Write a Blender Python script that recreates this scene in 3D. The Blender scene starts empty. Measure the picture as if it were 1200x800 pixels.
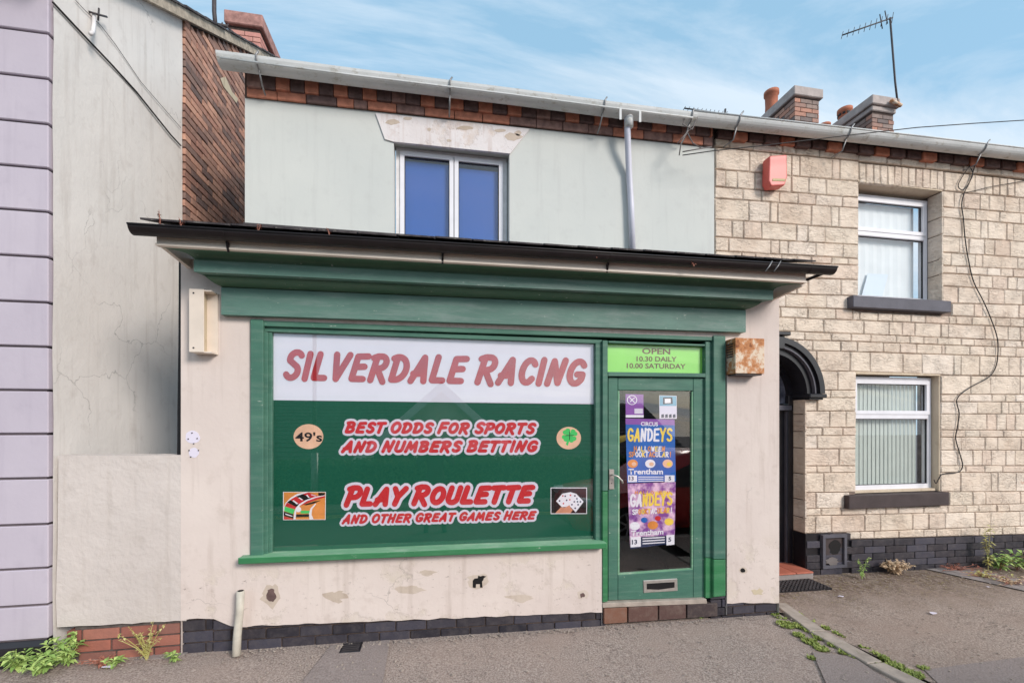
import bpy, bmesh, math, random
from mathutils import Vector, Matrix, noise
R = math.radians
rnd = random.Random(7)
sc = bpy.context.scene
col = sc.collection

# ---------------------------------------------------------------- camera
TH = R(10.0); S_, C_ = math.sin(TH), math.cos(TH)
F = 510.0; CX = 600.0; HY = 495.0; EYE = 1.72; D0 = 3.51      # photograph is 1200 x 800
cd = bpy.data.cameras.new('camera'); cam = bpy.data.objects.new('camera', cd); col.objects.link(cam)
cam.location = (0, -D0, EYE); cam.rotation_euler = (R(90), 0, -TH)
cd.sensor_width = 36; cd.lens = 36 * F / 1200; cd.shift_y = (HY - 400) / 1200
cd.clip_start = 0.05; cd.clip_end = 2000
sc.camera = cam

# ---------------------------------------------------------------- world, sun, exposure
SUN_EL, SUN_AZ = R(28), R(144)        # azimuth clockwise from +Y (the wall faces -Y)
w = bpy.data.worlds.new('World'); sc.world = w; w.use_nodes = True
nt = w.node_tree; nt.nodes.clear()
def wn(t, **k):
    n = nt.nodes.new(t)
    for a, b in k.items(): setattr(n, a, b)
    return n
wo = wn('ShaderNodeOutputWorld'); bg = wn('ShaderNodeBackground'); bg.inputs[1].default_value = 0.148
sky = wn('ShaderNodeTexSky', sky_type='NISHITA', sun_disc=False); sky.sun_elevation = SUN_EL; sky.sun_rotation = SUN_AZ
sky.air_density = 1.0; sky.dust_density = 1.5; sky.ozone_density = 1.2
tc = wn('ShaderNodeTexCoord'); sep = wn('ShaderNodeSeparateXYZ'); nt.links.new(tc.outputs['Generated'], sep.inputs[0])
zm = wn('ShaderNodeMath', operation='MAXIMUM'); zm.inputs[1].default_value = 0.0; nt.links.new(sep.outputs[2], zm.inputs[0])
za = wn('ShaderNodeMath', operation='ADD'); za.inputs[1].default_value = 0.22; nt.links.new(zm.outputs[0], za.inputs[0])
dx = wn('ShaderNodeMath', operation='DIVIDE'); dy = wn('ShaderNodeMath', operation='DIVIDE')
nt.links.new(sep.outputs[0], dx.inputs[0]); nt.links.new(za.outputs[0], dx.inputs[1])
nt.links.new(sep.outputs[1], dy.inputs[0]); nt.links.new(za.outputs[0], dy.inputs[1])
cmb = wn('ShaderNodeCombineXYZ'); nt.links.new(dx.outputs[0], cmb.inputs[0]); nt.links.new(dy.outputs[0], cmb.inputs[1])
mp = wn('ShaderNodeMapping'); mp.inputs['Rotation'].default_value = (0, 0, R(-14)); mp.inputs['Scale'].default_value = (0.42, 2.3, 1); mp.inputs['Location'].default_value = (3.1, 0.7, 0)
nt.links.new(cmb.outputs[0], mp.inputs[0])
n1 = wn('ShaderNodeTexNoise'); n1.inputs['Scale'].default_value = 1.15; n1.inputs['Detail'].default_value = 9; n1.inputs['Roughness'].default_value = 0.6; n1.inputs['Distortion'].default_value = 0.7
nt.links.new(mp.outputs[0], n1.inputs['Vector'])
cr = wn('ShaderNodeValToRGB'); cr.color_ramp.elements[0].position = 0.40; cr.color_ramp.elements[1].position = 0.57
cr.color_ramp.elements[0].color = (0, 0, 0, 1); cr.color_ramp.elements[1].color = (1, 1, 1, 1)
nt.links.new(n1.outputs[0], cr.inputs[0])
n2 = wn('ShaderNodeTexNoise'); n2.inputs['Scale'].default_value = 2.2; n2.inputs['Detail'].default_value = 5; nt.links.new(mp.outputs[0], n2.inputs['Vector'])
ccol = wn('ShaderNodeMix', data_type='RGBA'); ccol.inputs['A'].default_value = (2.3, 2.95, 3.5, 1); ccol.inputs['B'].default_value = (4.2, 4.5, 4.9, 1)
nt.links.new(n2.outputs[0], ccol.inputs['Factor'])
skc = wn('ShaderNodeMix', data_type='RGBA', blend_type='MIX'); skc.inputs['Factor'].default_value = 0.75
skc.inputs['B'].default_value = (1.55, 2.7, 3.6, 1); nt.links.new(sky.outputs[0], skc.inputs['A'])
mx = wn('ShaderNodeMix', data_type='RGBA'); cm_ = wn('ShaderNodeMath', operation='MULTIPLY'); cm_.inputs[1].default_value = 0.85
nt.links.new(cr.outputs[0], cm_.inputs[0]); nt.links.new(cm_.outputs[0], mx.inputs['Factor'])
nt.links.new(skc.outputs['Result'], mx.inputs['A']); nt.links.new(ccol.outputs['Result'], mx.inputs['B'])
nt.links.new(mx.outputs['Result'], bg.inputs[0]); nt.links.new(bg.outputs[0], wo.inputs[0])
sl = bpy.data.lights.new('sun', 'SUN'); sl.energy = 1.8; sl.angle = R(18); sl.color = (1.0, 0.92, 0.85)
so = bpy.data.objects.new('sun', sl); col.objects.link(so)
sd = Vector((math.sin(SUN_AZ) * math.cos(SUN_EL), math.cos(SUN_AZ) * math.cos(SUN_EL), math.sin(SUN_EL)))
so.rotation_euler = sd.to_track_quat('Z', 'Y').to_euler(); so.location = sd * 30
sc.view_settings.view_transform = 'Standard'; sc.view_settings.look = 'None'
sc.view_settings.exposure = 0.74; sc.view_settings.gamma = 1.0

# ---------------------------------------------------------------- pixel -> place
def ray(px, py):
    u = (px - CX) / F; v = (HY - py) / F
    return Vector((S_ + u * C_, C_ - u * S_, v))
def P(px, py, D):                      # on the vertical plane D metres in front of the camera (parallel to the shop front)
    d = ray(px, py); k = D / d.y
    return Vector((d.x * k, -D0 + D, EYE + d.z * k))
def PX(px, py, X):                     # on the plane x = X
    d = ray(px, py); k = X / d.x
    return Vector((X, -D0 + d.y * k, EYE + d.z * k))
def gz(x, y=0): return 0.022 - 0.0185 * x
def PG(px, py, dz=0):                  # on the sloping ground
    d = ray(px, py); k = 3.0
    for _ in range(8):
        z = gz(d.x * k); k = (z - EYE) / d.z
    return Vector((d.x * k, -D0 + d.y * k, gz(d.x * k) + dz))
def proj(p):
    X, D, Z = p[0], p[1] + D0, p[2] - EYE
    dep = X * S_ + D * C_
    if dep < 0.1: return (-9999, -9999, dep)
    return (CX + F * (X * C_ - D * S_) / dep, HY - F * Z / dep, dep)

# ---------------------------------------------------------------- object helpers
WL = {}
def tag(o, label=None, cat=None, group=None, kind=None):
    if label: o['label'] = label
    if cat: o['category'] = cat
    if group: o['group'] = group
    if kind: o['kind'] = kind
    return o
def attach(o, parent):
    if parent is not None:
        o.parent = parent; o.matrix_parent_inverse = Matrix.Translation(-WL[parent.name])
    return o
def thing(name, loc, label, cat, group=None):
    o = bpy.data.objects.new(name, None); col.objects.link(o); o.location = loc; o.empty_display_size = .1
    WL[o.name] = Vector(loc); return tag(o, label, cat, group)
def link_bm(name, bm, m, parent=None, smooth=False, recalc=True):
    if recalc: bmesh.ops.recalc_face_normals(bm, faces=bm.faces[:])
    xs = [v.co for v in bm.verts]
    c = Vector(((min(v.x for v in xs) + max(v.x for v in xs)) / 2, (min(v.y for v in xs) + max(v.y for v in xs)) / 2, min(v.z for v in xs)))
    for v in bm.verts: v.co -= c
    me = bpy.data.meshes.new(name); bm.to_mesh(me); bm.free()
    if isinstance(m, (list, tuple)):
        for q in m: me.materials.append(q)
    elif m: me.materials.append(m)
    if smooth:
        for p in me.polygons: p.use_smooth = True
    o = bpy.data.objects.new(name, me); col.objects.link(o); o.location = c; WL[o.name] = c.copy()
    return attach(o, parent)
def NB(): return bmesh.new()
def a_prism(bm, pts, off):             # pts: polygon points, off: extrusion vector
    a = [bm.verts.new(p) for p in pts]; b = [bm.verts.new(Vector(p) + off) for p in pts]
    n = len(a); bm.faces.new(a); bm.faces.new(b[::-1])
    for i in range(n): bm.faces.new((a[i], b[i], b[(i + 1) % n], a[(i + 1) % n]))
def a_box(bm, x0, x1, y0, y1, z0, z1):
    a_prism(bm, [(x0, y0, z0), (x1, y0, z0), (x1, y0, z1), (x0, y0, z1)], Vector((0, y1 - y0, 0)))
def a_tube(bm, pts, r, n=8, cap=True):
    pts = [Vector(p) for p in pts]; rings = []
    for i, p in enumerate(pts):
        t = (pts[min(i + 1, len(pts) - 1)] - pts[max(i - 1, 0)]).normalized()
        a = t.orthogonal().normalized() if i == 0 else (pa - t * pa.dot(t)).normalized()
        pa = a; b = t.cross(a); rr = r[i] if isinstance(r, (list, tuple)) else r
        rings.append([bm.verts.new(p + (a * math.cos(2 * math.pi * k / n) + b * math.sin(2 * math.pi * k / n)) * rr) for k in range(n)])
    for q, s in zip(rings, rings[1:]):
        for k in range(n): bm.faces.new((q[k], q[(k + 1) % n], s[(k + 1) % n], s[k]))
    if cap: bm.faces.new(rings[0][::-1]); bm.faces.new(rings[-1])
def bevel(bm, w_, seg=1):
    bmesh.ops.recalc_face_normals(bm, faces=bm.faces[:])
    bmesh.ops.bevel(bm, geom=bm.edges[:], offset=w_, segments=seg, affect='EDGES', profile=.6)
def slab(name, poly, D, t, m, parent=None, bev=0, **k):      # outline given in photo pixels, standing on plane D, t thick
    bm = NB(); a_prism(bm, [P(x, y, D) for x, y in poly], Vector((0, t, 0)))
    if bev: bevel(bm, bev)
    return link_bm(name, bm, m, parent, **k)
def box(name, x0, x1, y0, y1, z0, z1, m, parent=None, bev=0, **k):
    bm = NB(); a_box(bm, x0, x1, y0, y1, z0, z1)
    if bev: bevel(bm, bev)
    return link_bm(name, bm, m, parent, **k)
def tube(name, pts, r, m, parent=None, n=8):
    bm = NB(); a_tube(bm, pts, r, n); return link_bm(name, bm, m, parent, smooth=True)

# ---------------------------------------------------------------- materials
def srgb(r, g, b):
    f = lambda c: (c / 255 / 12.92) if c / 255 <= .04045 else ((c / 255 + .055) / 1.055) ** 2.4
    c = (f(r), f(g), f(b)); y = .2126 * c[0] + .7152 * c[1] + .0722 * c[2]
    return tuple(v * .88 + y * .12 for v in c) + (1,)
class M_:
    def __init__(s, name, rough=.8, spec=.3, metal=0):
        s.m = bpy.data.materials.new(name); s.m.use_nodes = True; s.t = s.m.node_tree
        s.b = s.t.nodes['Principled BSDF']; s.b.inputs['Roughness'].default_value = rough
        s.b.inputs['Specular IOR Level'].default_value = spec; s.b.inputs['Metallic'].default_value = metal
        s.g = s.n('ShaderNodeNewGeometry'); s.pos = s.g.outputs['Position']
    def n(s, t, **k):
        x = s.t.nodes.new(t)
        for a, b in k.items(): setattr(x, a, b)
        return x
    def l(s, a, b): s.t.links.new(a, b)
    def noise(s, scale, detail=4, rough=.55, stretch=(1, 1, 1), dist=0, loc=(0, 0, 0)):
        mpn = s.n('ShaderNodeMapping'); mpn.inputs['Scale'].default_value = stretch; mpn.inputs['Location'].default_value = loc; s.l(s.pos, mpn.inputs[0])
        x = s.n('ShaderNodeTexNoise'); x.inputs['Scale'].default_value = scale; x.inputs['Detail'].default_value = detail
        x.inputs['Roughness'].default_value = rough; x.inputs['Distortion'].default_value = dist; s.l(mpn.outputs[0], x.inputs['Vector']); return x.outputs[0]
    def ramp(s, src, lo, hi):
        x = s.n('ShaderNodeMapRange', clamp=True); x.inputs[1].default_value = lo; x.inputs[2].default_value = hi; s.l(src, x.inputs[0]); return x.outputs[0]
    def math(s, op, a, b=None):
        x = s.n('ShaderNodeMath', operation=op)
        for i, q in enumerate((a, b)):
            if q is None: continue
            if isinstance(q, (int, float)): x.inputs[i].default_value = q
            else: s.l(q, x.inputs[i])
        return x.outputs[0]
    def mix(s, fac, a, b):
        x = s.n('ShaderNodeMix', data_type='RGBA')
        for key, q in (('Factor', fac), ('A', a), ('B', b)):
            if isinstance(q, (int, float, tuple)): x.inputs[key].default_value = q
            else: s.l(q, x.inputs[key])
        return x.outputs['Result']
    def base(s, c):
        if isinstance(c, tuple): s.b.inputs['Base Color'].default_value = c
        else: s.l(c, s.b.inputs['Base Color'])
    def bump(s, h, dist=.01, strength=.6):
        x = s.n('ShaderNodeBump'); x.inputs['Distance'].default_value = dist; x.inputs['Strength'].default_value = strength
        s.l(h, x.inputs['Height']); s.l(x.outputs[0], s.b.inputs['Normal'])
    def sepz(s):
        x = s.n('ShaderNodeSeparateXYZ'); s.l(s.pos, x.inputs[0]); return x.outputs
def plain(name, c, rough=.6, spec=.3, metal=0, var=.12, scale=6, bump=0):
    q = M_(name, rough, spec, metal); n = q.noise(scale, 5)
    d = tuple(x * (1 - var * 2) for x in c[:3]) + (1,)
    q.base(q.mix(q.ramp(n, .3, .7), d, c))
    if bump: q.bump(q.noise(scale * 8, 4), bump, .5)
    return q.m
def plaster(name, c, c2, dirt, peel=None, bumpd=.006, cracks=True, crackscale=1.1, zlow=None):
    q = M_(name, .88, .2)
    a = q.mix(q.ramp(q.noise(1.3, 6), .35, .65), c, c2)
    a = q.mix(q.math('MULTIPLY', q.ramp(q.noise(7, 6, .65), .55, .78), .5), a, dirt)
    a = q.mix(q.math('MULTIPLY', q.ramp(q.noise(14, 4, .6, (1, 1, .07)), .54, .72), .42), a, dirt)
    h = q.math('ADD', q.math('MULTIPLY', q.noise(5, 3), .9), q.math('MULTIPLY', q.noise(45, 5), .22))
    if cracks:
        v = q.n('ShaderNodeTexVoronoi', feature='DISTANCE_TO_EDGE'); v.inputs['Scale'].default_value = crackscale
        wv = q.n('ShaderNodeVectorMath', operation='ADD'); nn = q.n('ShaderNodeTexNoise'); nn.inputs['Scale'].default_value = 3; nn.inputs['Detail'].default_value = 8
        q.l(q.pos, nn.inputs['Vector']); sc_ = q.n('ShaderNodeVectorMath', operation='SCALE'); sc_.inputs['Scale'].default_value = .5
        q.l(nn.outputs['Color'], sc_.inputs[0]); q.l(q.pos, wv.inputs[0]); q.l(sc_.outputs[0], wv.inputs[1]); q.l(wv.outputs[0], v.inputs['Vector'])
        line = q.math('SUBTRACT', 1.0, q.ramp(v.outputs[0], .0, .0045))
        gate = q.ramp(q.noise(.9, 2, loc=(4, 2, 1)), .5, .58)
        f = q.math('MULTIPLY', q.math('MULTIPLY', line, gate), .45); a = q.mix(f, a, tuple(x * .25 for x in dirt[:3]) + (1,))
    if peel:                           # flakes of paint lost, mostly in a low band of the wall
        zz = q.sepz()[2]; pz = q.ramp(zz, peel[1], peel[0])
        pn = q.math('MULTIPLY', q.ramp(q.noise(3.2, 7, .6, loc=(2, 0, 1)), .535, .60), pz)
        edge = q.math('MULTIPLY', q.math('MULTIPLY', q.ramp(q.noise(3.2, 7, .6, loc=(2, 0, 1)), .548, .56), q.math('SUBTRACT', 1.0, q.ramp(q.noise(3.2, 7, .6, loc=(2, 0, 1)), .564, .575))), pz)
        a = q.mix(q.math('MULTIPLY', pn, q.ramp(q.noise(20, 5, .7), .3, .7)), a, peel[2]); a = q.mix(q.math('MULTIPLY', edge, .10), a, peel[3])
        h = q.math('SUBTRACT', h, q.math('MULTIPLY', pn, .5))
        spk = q.math('MULTIPLY', q.ramp(q.noise(22, 6, .7, (1, 1, 1.7)), .62, .70), pz); a = q.mix(q.math('MULTIPLY', spk, .6), a, peel[3])
    q.base(a); q.bump(h, bumpd, .8); return q.m
def brickmat(name, cols, joined=False, dirt=(.02, .018, .018, 1), dirtamt=.5, rough=.9, paintpos=None):
    q = M_(name, rough, .25)
    if joined: rn = q.g.outputs['Random Per Island']
    else: oi = q.n('ShaderNodeObjectInfo'); rn = oi.outputs['Random']
    cr_ = q.n('ShaderNodeValToRGB'); el = cr_.color_ramp.elements
    cr_.color_ramp.interpolation = 'LINEAR'
    el[0].position = 0; el[0].color = cols[0]; el[1].position = 1; el[1].color = cols[-1]
    for i, c in enumerate(cols[1:-1]):
        e = el.new((i + 1) / (len(cols) - 1)); e.color = c
    q.l(rn, cr_.inputs[0]); a = q.mix(q.math('MULTIPLY', q.ramp(q.noise(14, 6, .65), .45, .7), dirtamt), cr_.outputs[0], dirt)
    q.base(a); q.bump(q.noise(60, 5), .004, .7); return q.m
MAT = {}
MAT['cream_plaster'] = plaster('cream_painted_plaster', srgb(219, 204, 195), srgb(210, 194, 186), srgb(182, 164, 152),
    peel=(0.55, 0.72, srgb(206, 192, 176), srgb(110, 90, 80)), bumpd=.005)
MAT['low_plaster'] = plaster('rough_cream_render', srgb(208, 197, 190), srgb(198, 187, 180), srgb(178, 165, 155), bumpd=.02, cracks=False)
MAT['white_plaster'] = plaster('off_white_side_render', srgb(230, 224, 218), srgb(222, 216, 210), srgb(194, 184, 176), bumpd=.008, crackscale=.9)
MAT['grey_render'] = plaster('pale_grey_render', srgb(202, 204, 199), srgb(196, 199, 195), srgb(186, 187, 184), bumpd=.003, cracks=False)
MAT['lintel'] = plaster('flaking_pink_white_lintel_paint', srgb(224, 218, 218), srgb(216, 208, 207), srgb(176, 140, 120), bumpd=.008, crackscale=3,
    peel=(19, 20, srgb(208, 190, 178), srgb(120, 80, 60)))
MAT['lilac'] = plaster('lilac_masonry_paint', srgb(194, 184, 196), srgb(187, 177, 190), srgb(174, 164, 178), bumpd=.003, cracks=False)
MAT['groove'] = plain('groove_shadow_paint', srgb(120, 108, 112), .9)
MAT['soffit_cream'] = plaster('stained_cream_soffit', srgb(206, 190, 160), srgb(195, 178, 150), srgb(140, 115, 90), bumpd=.003, cracks=False)
MAT['cream_wood'] = plain('cream_gloss_timber', srgb(232, 216, 200), .5, .35, var=.08, scale=5)
def greenwood(name, c, c2, c3):
    q = M_(name, .55, .35)
    a = q.mix(q.ramp(q.noise(2.2, 5, .6, (1, 1, 3)), .35, .65), c, c2)
    a = q.mix(q.math('MULTIPLY', q.ramp(q.noise(7, 8, .7, (.35, 1, 2.6), loc=(3, 0, 5)), .48, .74), .5), a, c3)
    a = q.mix(q.math('MULTIPLY', q.ramp(q.noise(26, 5, .7, (.5, 1, 1.4)), .66, .70), .65), a, srgb(200, 205, 190))
    q.base(a); q.bump(q.noise(30, 6, .7, (.25, 1, 4)), .003, .6); return q.m
MAT['green'] = greenwood('faded_green_gloss_paint', srgb(88, 128, 115), srgb(78, 115, 104), srgb(142, 154, 150))
MAT['green_frame'] = greenwood('worn_bottle_green_paint', srgb(66, 118, 98), srgb(56, 104, 88), srgb(112, 142, 126))
MAT['green_dark'] = greenwood('deep_green_paint', srgb(74, 112, 86), srgb(64, 100, 78), srgb(104, 126, 104))
MAT['green_bright'] = greenwood('bright_green_paint', srgb(40, 124, 72), srgb(38, 112, 68), srgb(90, 146, 108))
MAT['green_sill'] = greenwood('chalky_green_sill_paint', srgb(112, 168, 128), srgb(96, 150, 114), srgb(200, 210, 195))
MAT['white_upvc'] = plain('white_plastic_frame', srgb(232, 230, 236), .35, .4, var=.05)
MAT['white_old'] = plain('grubby_white_frame', srgb(230, 226, 226), .5, .4, var=.1, scale=12)
MAT['seal'] = plain('dark_rubber_seal', srgb(60, 58, 62), .6)
MAT['blue_film'] = plain('blue_window_blind', srgb(40, 92, 174), .35, .3, var=.04, scale=1)
MAT['black_plastic'] = plain('black_plastic_gutter', srgb(40, 32, 33), .42, .3, var=.2, scale=9)
MAT['black_iron'] = plain('black_gloss_paint', srgb(38, 36, 42), .3, .5, var=.2)
MAT['black_brick'] = brickmat('black_painted_brick', [srgb(44, 42, 50), srgb(58, 54, 60), srgb(72, 70, 82), srgb(50, 44, 48)], dirt=srgb(100, 92, 92), dirtamt=.35, rough=.55)
MAT['black_mortar'] = plain('grimy_mortar', srgb(112, 102, 98), .95, var=.3, scale=20, bump=.004)
MAT['dark_mortar'] = plain('sooty_mortar', srgb(98, 82, 76), .95, var=.3, scale=20, bump=.004)
MAT['red_brick'] = brickmat('red_brick', [srgb(160, 96, 80), srgb(172, 110, 92), srgb(150, 90, 78), srgb(140, 96, 86), srgb(178, 104, 82)], dirtamt=.25, dirt=srgb(110, 84, 76))
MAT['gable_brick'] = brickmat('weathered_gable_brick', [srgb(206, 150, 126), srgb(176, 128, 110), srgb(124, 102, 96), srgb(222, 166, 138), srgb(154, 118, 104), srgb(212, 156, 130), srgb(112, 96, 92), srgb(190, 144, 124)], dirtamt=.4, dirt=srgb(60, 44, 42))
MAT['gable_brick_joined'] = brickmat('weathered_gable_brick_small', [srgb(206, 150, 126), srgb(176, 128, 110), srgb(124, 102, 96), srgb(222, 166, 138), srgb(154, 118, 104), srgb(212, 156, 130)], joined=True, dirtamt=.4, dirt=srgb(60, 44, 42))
MAT['orange_brick'] = plain('orange_brick', srgb(212, 134, 104), .9, var=.2, scale=15, bump=.004)
MAT['dark_brick'] = plain('sooty_brown_brick', srgb(120, 94, 90), .9, var=.25, scale=15, bump=.004)
MAT['mid_brick'] = plain('dull_brown_brick', srgb(160, 122, 112), .9, var=.25, scale=15, bump=.004)
MAT['chimney_brick'] = brickmat('chimney_brick', [srgb(186, 140, 122), srgb(146, 122, 114), srgb(212, 146, 118), srgb(160, 138, 128), srgb(122, 110, 108), srgb(212, 160, 134)], dirtamt=.4, dirt=srgb(86, 74, 70))
MAT['chimney_red'] = brickmat('pinkish_chimney_brick', [srgb(208, 144, 132), srgb(196, 134, 124), srgb(214, 156, 140)], dirtamt=.3, dirt=srgb(126, 88, 82))
MAT['cap_stone'] = plain('weathered_chimney_cap', srgb(192, 178, 172), .9, var=.15, scale=9, bump=.004)
MAT['terracotta'] = plain('terracotta_clay', srgb(196, 116, 84), .8, var=.15, scale=8, bump=.004)
MAT['red_tile'] = plain('red_quarry_tile', srgb(196, 108, 82), .6, var=.1, scale=12)
def brown_tiles():
    return brickmat('brown_glazed_tile', [srgb(112, 78, 68), srgb(60, 56, 60), srgb(134, 92, 72), srgb(92, 64, 62)], dirtamt=.35, dirt=srgb(140, 124, 112), rough=.5)
MAT['brown_tile'] = brown_tiles()
def stonemat(name, joined=False):
    q = M_(name, .92, .15)
    if joined: rn = q.g.outputs['Random Per Island']
    else: rn = q.n('ShaderNodeObjectInfo').outputs['Random']
    cr_ = q.n('ShaderNodeValToRGB'); el = cr_.color_ramp.elements
    cs = [srgb(233, 214, 194), srgb(228, 209, 189), srgb(235, 218, 201), srgb(224, 203, 182), srgb(231, 213, 192), srgb(225, 201, 181), srgb(230, 214, 195)]
    el[0].color = cs[0]; el[1].color = cs[-1]
    for i, c in enumerate(cs[1:-1]): e = el.new((i + 1) / 6); e.color = c
    q.l(rn, cr_.inputs[0]); a = cr_.outputs[0]
    a = q.mix(q.math('MULTIPLY', q.ramp(q.noise(2.6, 5), .5, .72), .4), a, srgb(190, 160, 134))
    a = q.mix(q.math('MULTIPLY', q.ramp(q.noise(16, 6, .65, (1, 1, 2.4)), .60, .74), .4), a, srgb(176, 168, 166))
    a = q.mix(q.math('MULTIPLY', q.ramp(q.noise(5, 4, .6, loc=(7, 1, 2)), .70, .76), .6), a, srgb(182, 112, 78))
    q.base(a)
    wav = q.noise(11, 3, .55, (1, 1, 3.0), 2.2); crv = q.math('MULTIPLY', q.ramp(wav, .50, .53), q.math('SUBTRACT', 1.0, q.ramp(wav, .53, .56)))
    crv = q.math('MULTIPLY', crv, q.ramp(q.noise(4.5, 3, loc=(2, 2, 6)), .42, .58))
    a = q.mix(q.math('MULTIPLY', crv, .2), a, srgb(150, 132, 122)); q.base(a)  # shade of the wavy crevices put into the stone colour
    h = q.math('SUBTRACT', q.math('ADD', q.noise(9, 4, .6, (1, 1, 2.6), .8), q.math('MULTIPLY', q.noise(34, 4, .6, (1, 1, 1.8)), .45)), q.math('MULTIPLY', crv, .3))
    q.bump(h, .022, .85); return q.m
MAT['stone'] = stonemat('buff_rock_faced_stone'); MAT['stone_joined'] = stonemat('buff_rock_faced_stone_small', True)
MAT['stone_mortar'] = plain('brown_stone_mortar', srgb(150, 128, 114), .95, var=.25, scale=14, bump=.004)
MAT['stone_render'] = plaster('buff_reveal_render', srgb(212, 194, 168), srgb(204, 184, 158), srgb(160, 130, 105), bumpd=.004, cracks=False)
MAT['grey_sill'] = plain('dark_grey_painted_sill', srgb(96, 94, 104), .6, var=.12, scale=8, bump=.003)
MAT['brown_sill'] = plain('dark_brown_painted_sill', srgb(76, 64, 64), .65, var=.15, scale=8, bump=.003)
def galv():
    q = M_('weathered_grey_gutter', .65, .35)
    a = q.mix(q.ramp(q.noise(3, 5), .35, .65), srgb(208, 209, 208), srgb(194, 197, 196))
    a = q.mix(q.math('MULTIPLY', q.ramp(q.noise(16, 7, .7, (.6, 1, 1)), .55, .68), .65), a, srgb(150, 140, 118)); q.base(a); q.bump(q.noise(40, 4), .003, .5); return q.m
MAT['gutter_grey'] = galv()
MAT['pipe_white'] = plain('white_plastic_pipe', srgb(206, 206, 220), .4, .4, var=.06)
MAT['pipe_cream'] = plain('cream_plastic_pipe', srgb(208, 200, 184), .5, .3, var=.12, scale=14)
MAT['steel'] = plain('galvanised_steel', srgb(158, 156, 156), .45, .5, .5, var=.2, scale=15)
MAT['dark_metal'] = plain('dark_weathered_metal', srgb(82, 76, 78), .6, .4, .3, var=.2, scale=15)
def slatemat(joined=False):
    q = M_('mossy_slate', .75, .3); a = q.mix(q.ramp(q.noise(12, 6), .4, .65), srgb(64, 58, 62), srgb(92, 86, 86))
    a = q.mix(q.math('MULTIPLY', q.ramp(q.noise(40, 3), .6, .7), .6), a, srgb(150, 146, 136)); q.base(a); q.bump(q.noise(50, 4), .006, .7); return q.m
MAT['slate'] = slatemat()
MAT['verge'] = plain('lichened_verge_mortar', srgb(206, 190, 168), .9, var=.25, scale=14, bump=.01)
MAT['alarm_red'] = plain('faded_red_alarm_plastic', srgb(226, 98, 88), .4, .4, var=.06)
MAT['alarm_base'] = plain('yellowed_plastic', srgb(190, 170, 110), .5)
def rusty():
    q = M_('flaking_cream_paint_over_rust', .8, .25)
    n = q.noise(9, 8, .7); a = q.mix(q.ramp(n, .44, .52), srgb(222, 202, 178), srgb(196, 130, 78))
    a = q.mix(q.ramp(n, .55, .68), a, srgb(120, 66, 40)); q.base(a); q.bump(n, .006, .7); return q.m
MAT['rust'] = rusty()
def asphalt(name, c1, c2, c3, soil=False):
    q = M_(name, .92, .2)
    sp = q.noise(85, 4, .75); a = q.mix(q.ramp(sp, .40, .60), c1, c2)
    a = q.mix(q.math('MULTIPLY', q.ramp(q.noise(1.6, 7, .62), .42, .7), .6), a, c3)
    a = q.mix(q.math('MULTIPLY', q.ramp(q.noise(170, 2, .5, loc=(5, 5, 5)), .68, .74), .7), a, srgb(190, 180, 172))
    a = q.mix(q.math('MULTIPLY', q.ramp(q.noise(5, 6, .7, loc=(1, 8, 0)), .6, .72), .35), a, tuple(x * .45 for x in c1[:3]) + (1,))
    vo = q.n('ShaderNodeTexVoronoi'); vo.inputs['Scale'].default_value = 3.2; q.l(q.pos, vo.inputs['Vector'])
    vc = q.n('ShaderNodeSeparateColor'); q.l(vo.outputs['Color'], vc.inputs[0])
    gum = q.math('MULTIPLY', q.math('LESS_THAN', vo.outputs['Distance'], .055), q.math('GREATER_THAN', vc.outputs[0], .45))
    a = q.mix(q.math('MULTIPLY', gum, .38), a, tuple(min(1, x * 1.25) for x in c2[:3]) + (1,))
    v2 = q.n('ShaderNodeTexVoronoi', feature='DISTANCE_TO_EDGE'); v2.inputs['Scale'].default_value = .9
    wv = q.n('ShaderNodeVectorMath', operation='ADD'); nn = q.n('ShaderNodeTexNoise'); nn.inputs['Scale'].default_value = 2.5; nn.inputs['Detail'].default_value = 9; nn.inputs['Roughness'].default_value = .65
    q.l(q.pos, nn.inputs['Vector']); q.l(nn.outputs['Color'], wv.inputs[1]); q.l(q.pos, wv.inputs[0]); q.l(wv.outputs[0], v2.inputs['Vector'])
    crk = q.math('MULTIPLY', q.math('SUBTRACT', 1.0, q.ramp(v2.outputs[0], .0, .007)), q.ramp(q.noise(.7, 2, loc=(3, 7, 0)), .5, .56))
    a = q.mix(q.math('MULTIPLY', crk, .6), a, tuple(x * .35 for x in c1[:3]) + (1,))
    a = q.mix(q.math('MULTIPLY', q.ramp(q.noise(2.4, 6, .7, (1, 1.6, 1), loc=(9, 4, 0)), .54, .72), .4), a, tuple(x * .62 for x in c3[:3]) + (1,))
    if soil:
        sy = q.sepz(); wob = q.math('ADD', sy[1], q.math('MULTIPLY', q.math('SUBTRACT', q.noise(3, 7, .7), .5), 1.3))
        f = q.math('MULTIPLY', q.ramp(wob, -.1, .5), q.ramp(q.noise(22, 5, .7), .3, .58)); a = q.mix(q.math('MULTIPLY', f, .85), a, srgb(98, 78, 62))
        f2 = q.math('MULTIPLY', f, q.ramp(q.noise(34, 3, .6, loc=(3, 3, 3)), .56, .66)); a = q.mix(q.math('MULTIPLY', f2, .7), a, srgb(170, 156, 96))
    q.base(a); q.bump(sp, .012, .9); return q.m
MAT['asphalt'] = asphalt('grey_brown_asphalt', srgb(130, 114, 107), srgb(196, 178, 167), srgb(174, 152, 140))
MAT['asphalt_far'] = asphalt('worn_pavement_asphalt', srgb(132, 116, 107), srgb(194, 174, 160), srgb(164, 140, 126), soil=True)
MAT['asphalt_patch'] = asphalt('smooth_asphalt_patch', srgb(142, 128, 124), srgb(168, 154, 149), srgb(156, 141, 134))
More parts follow.
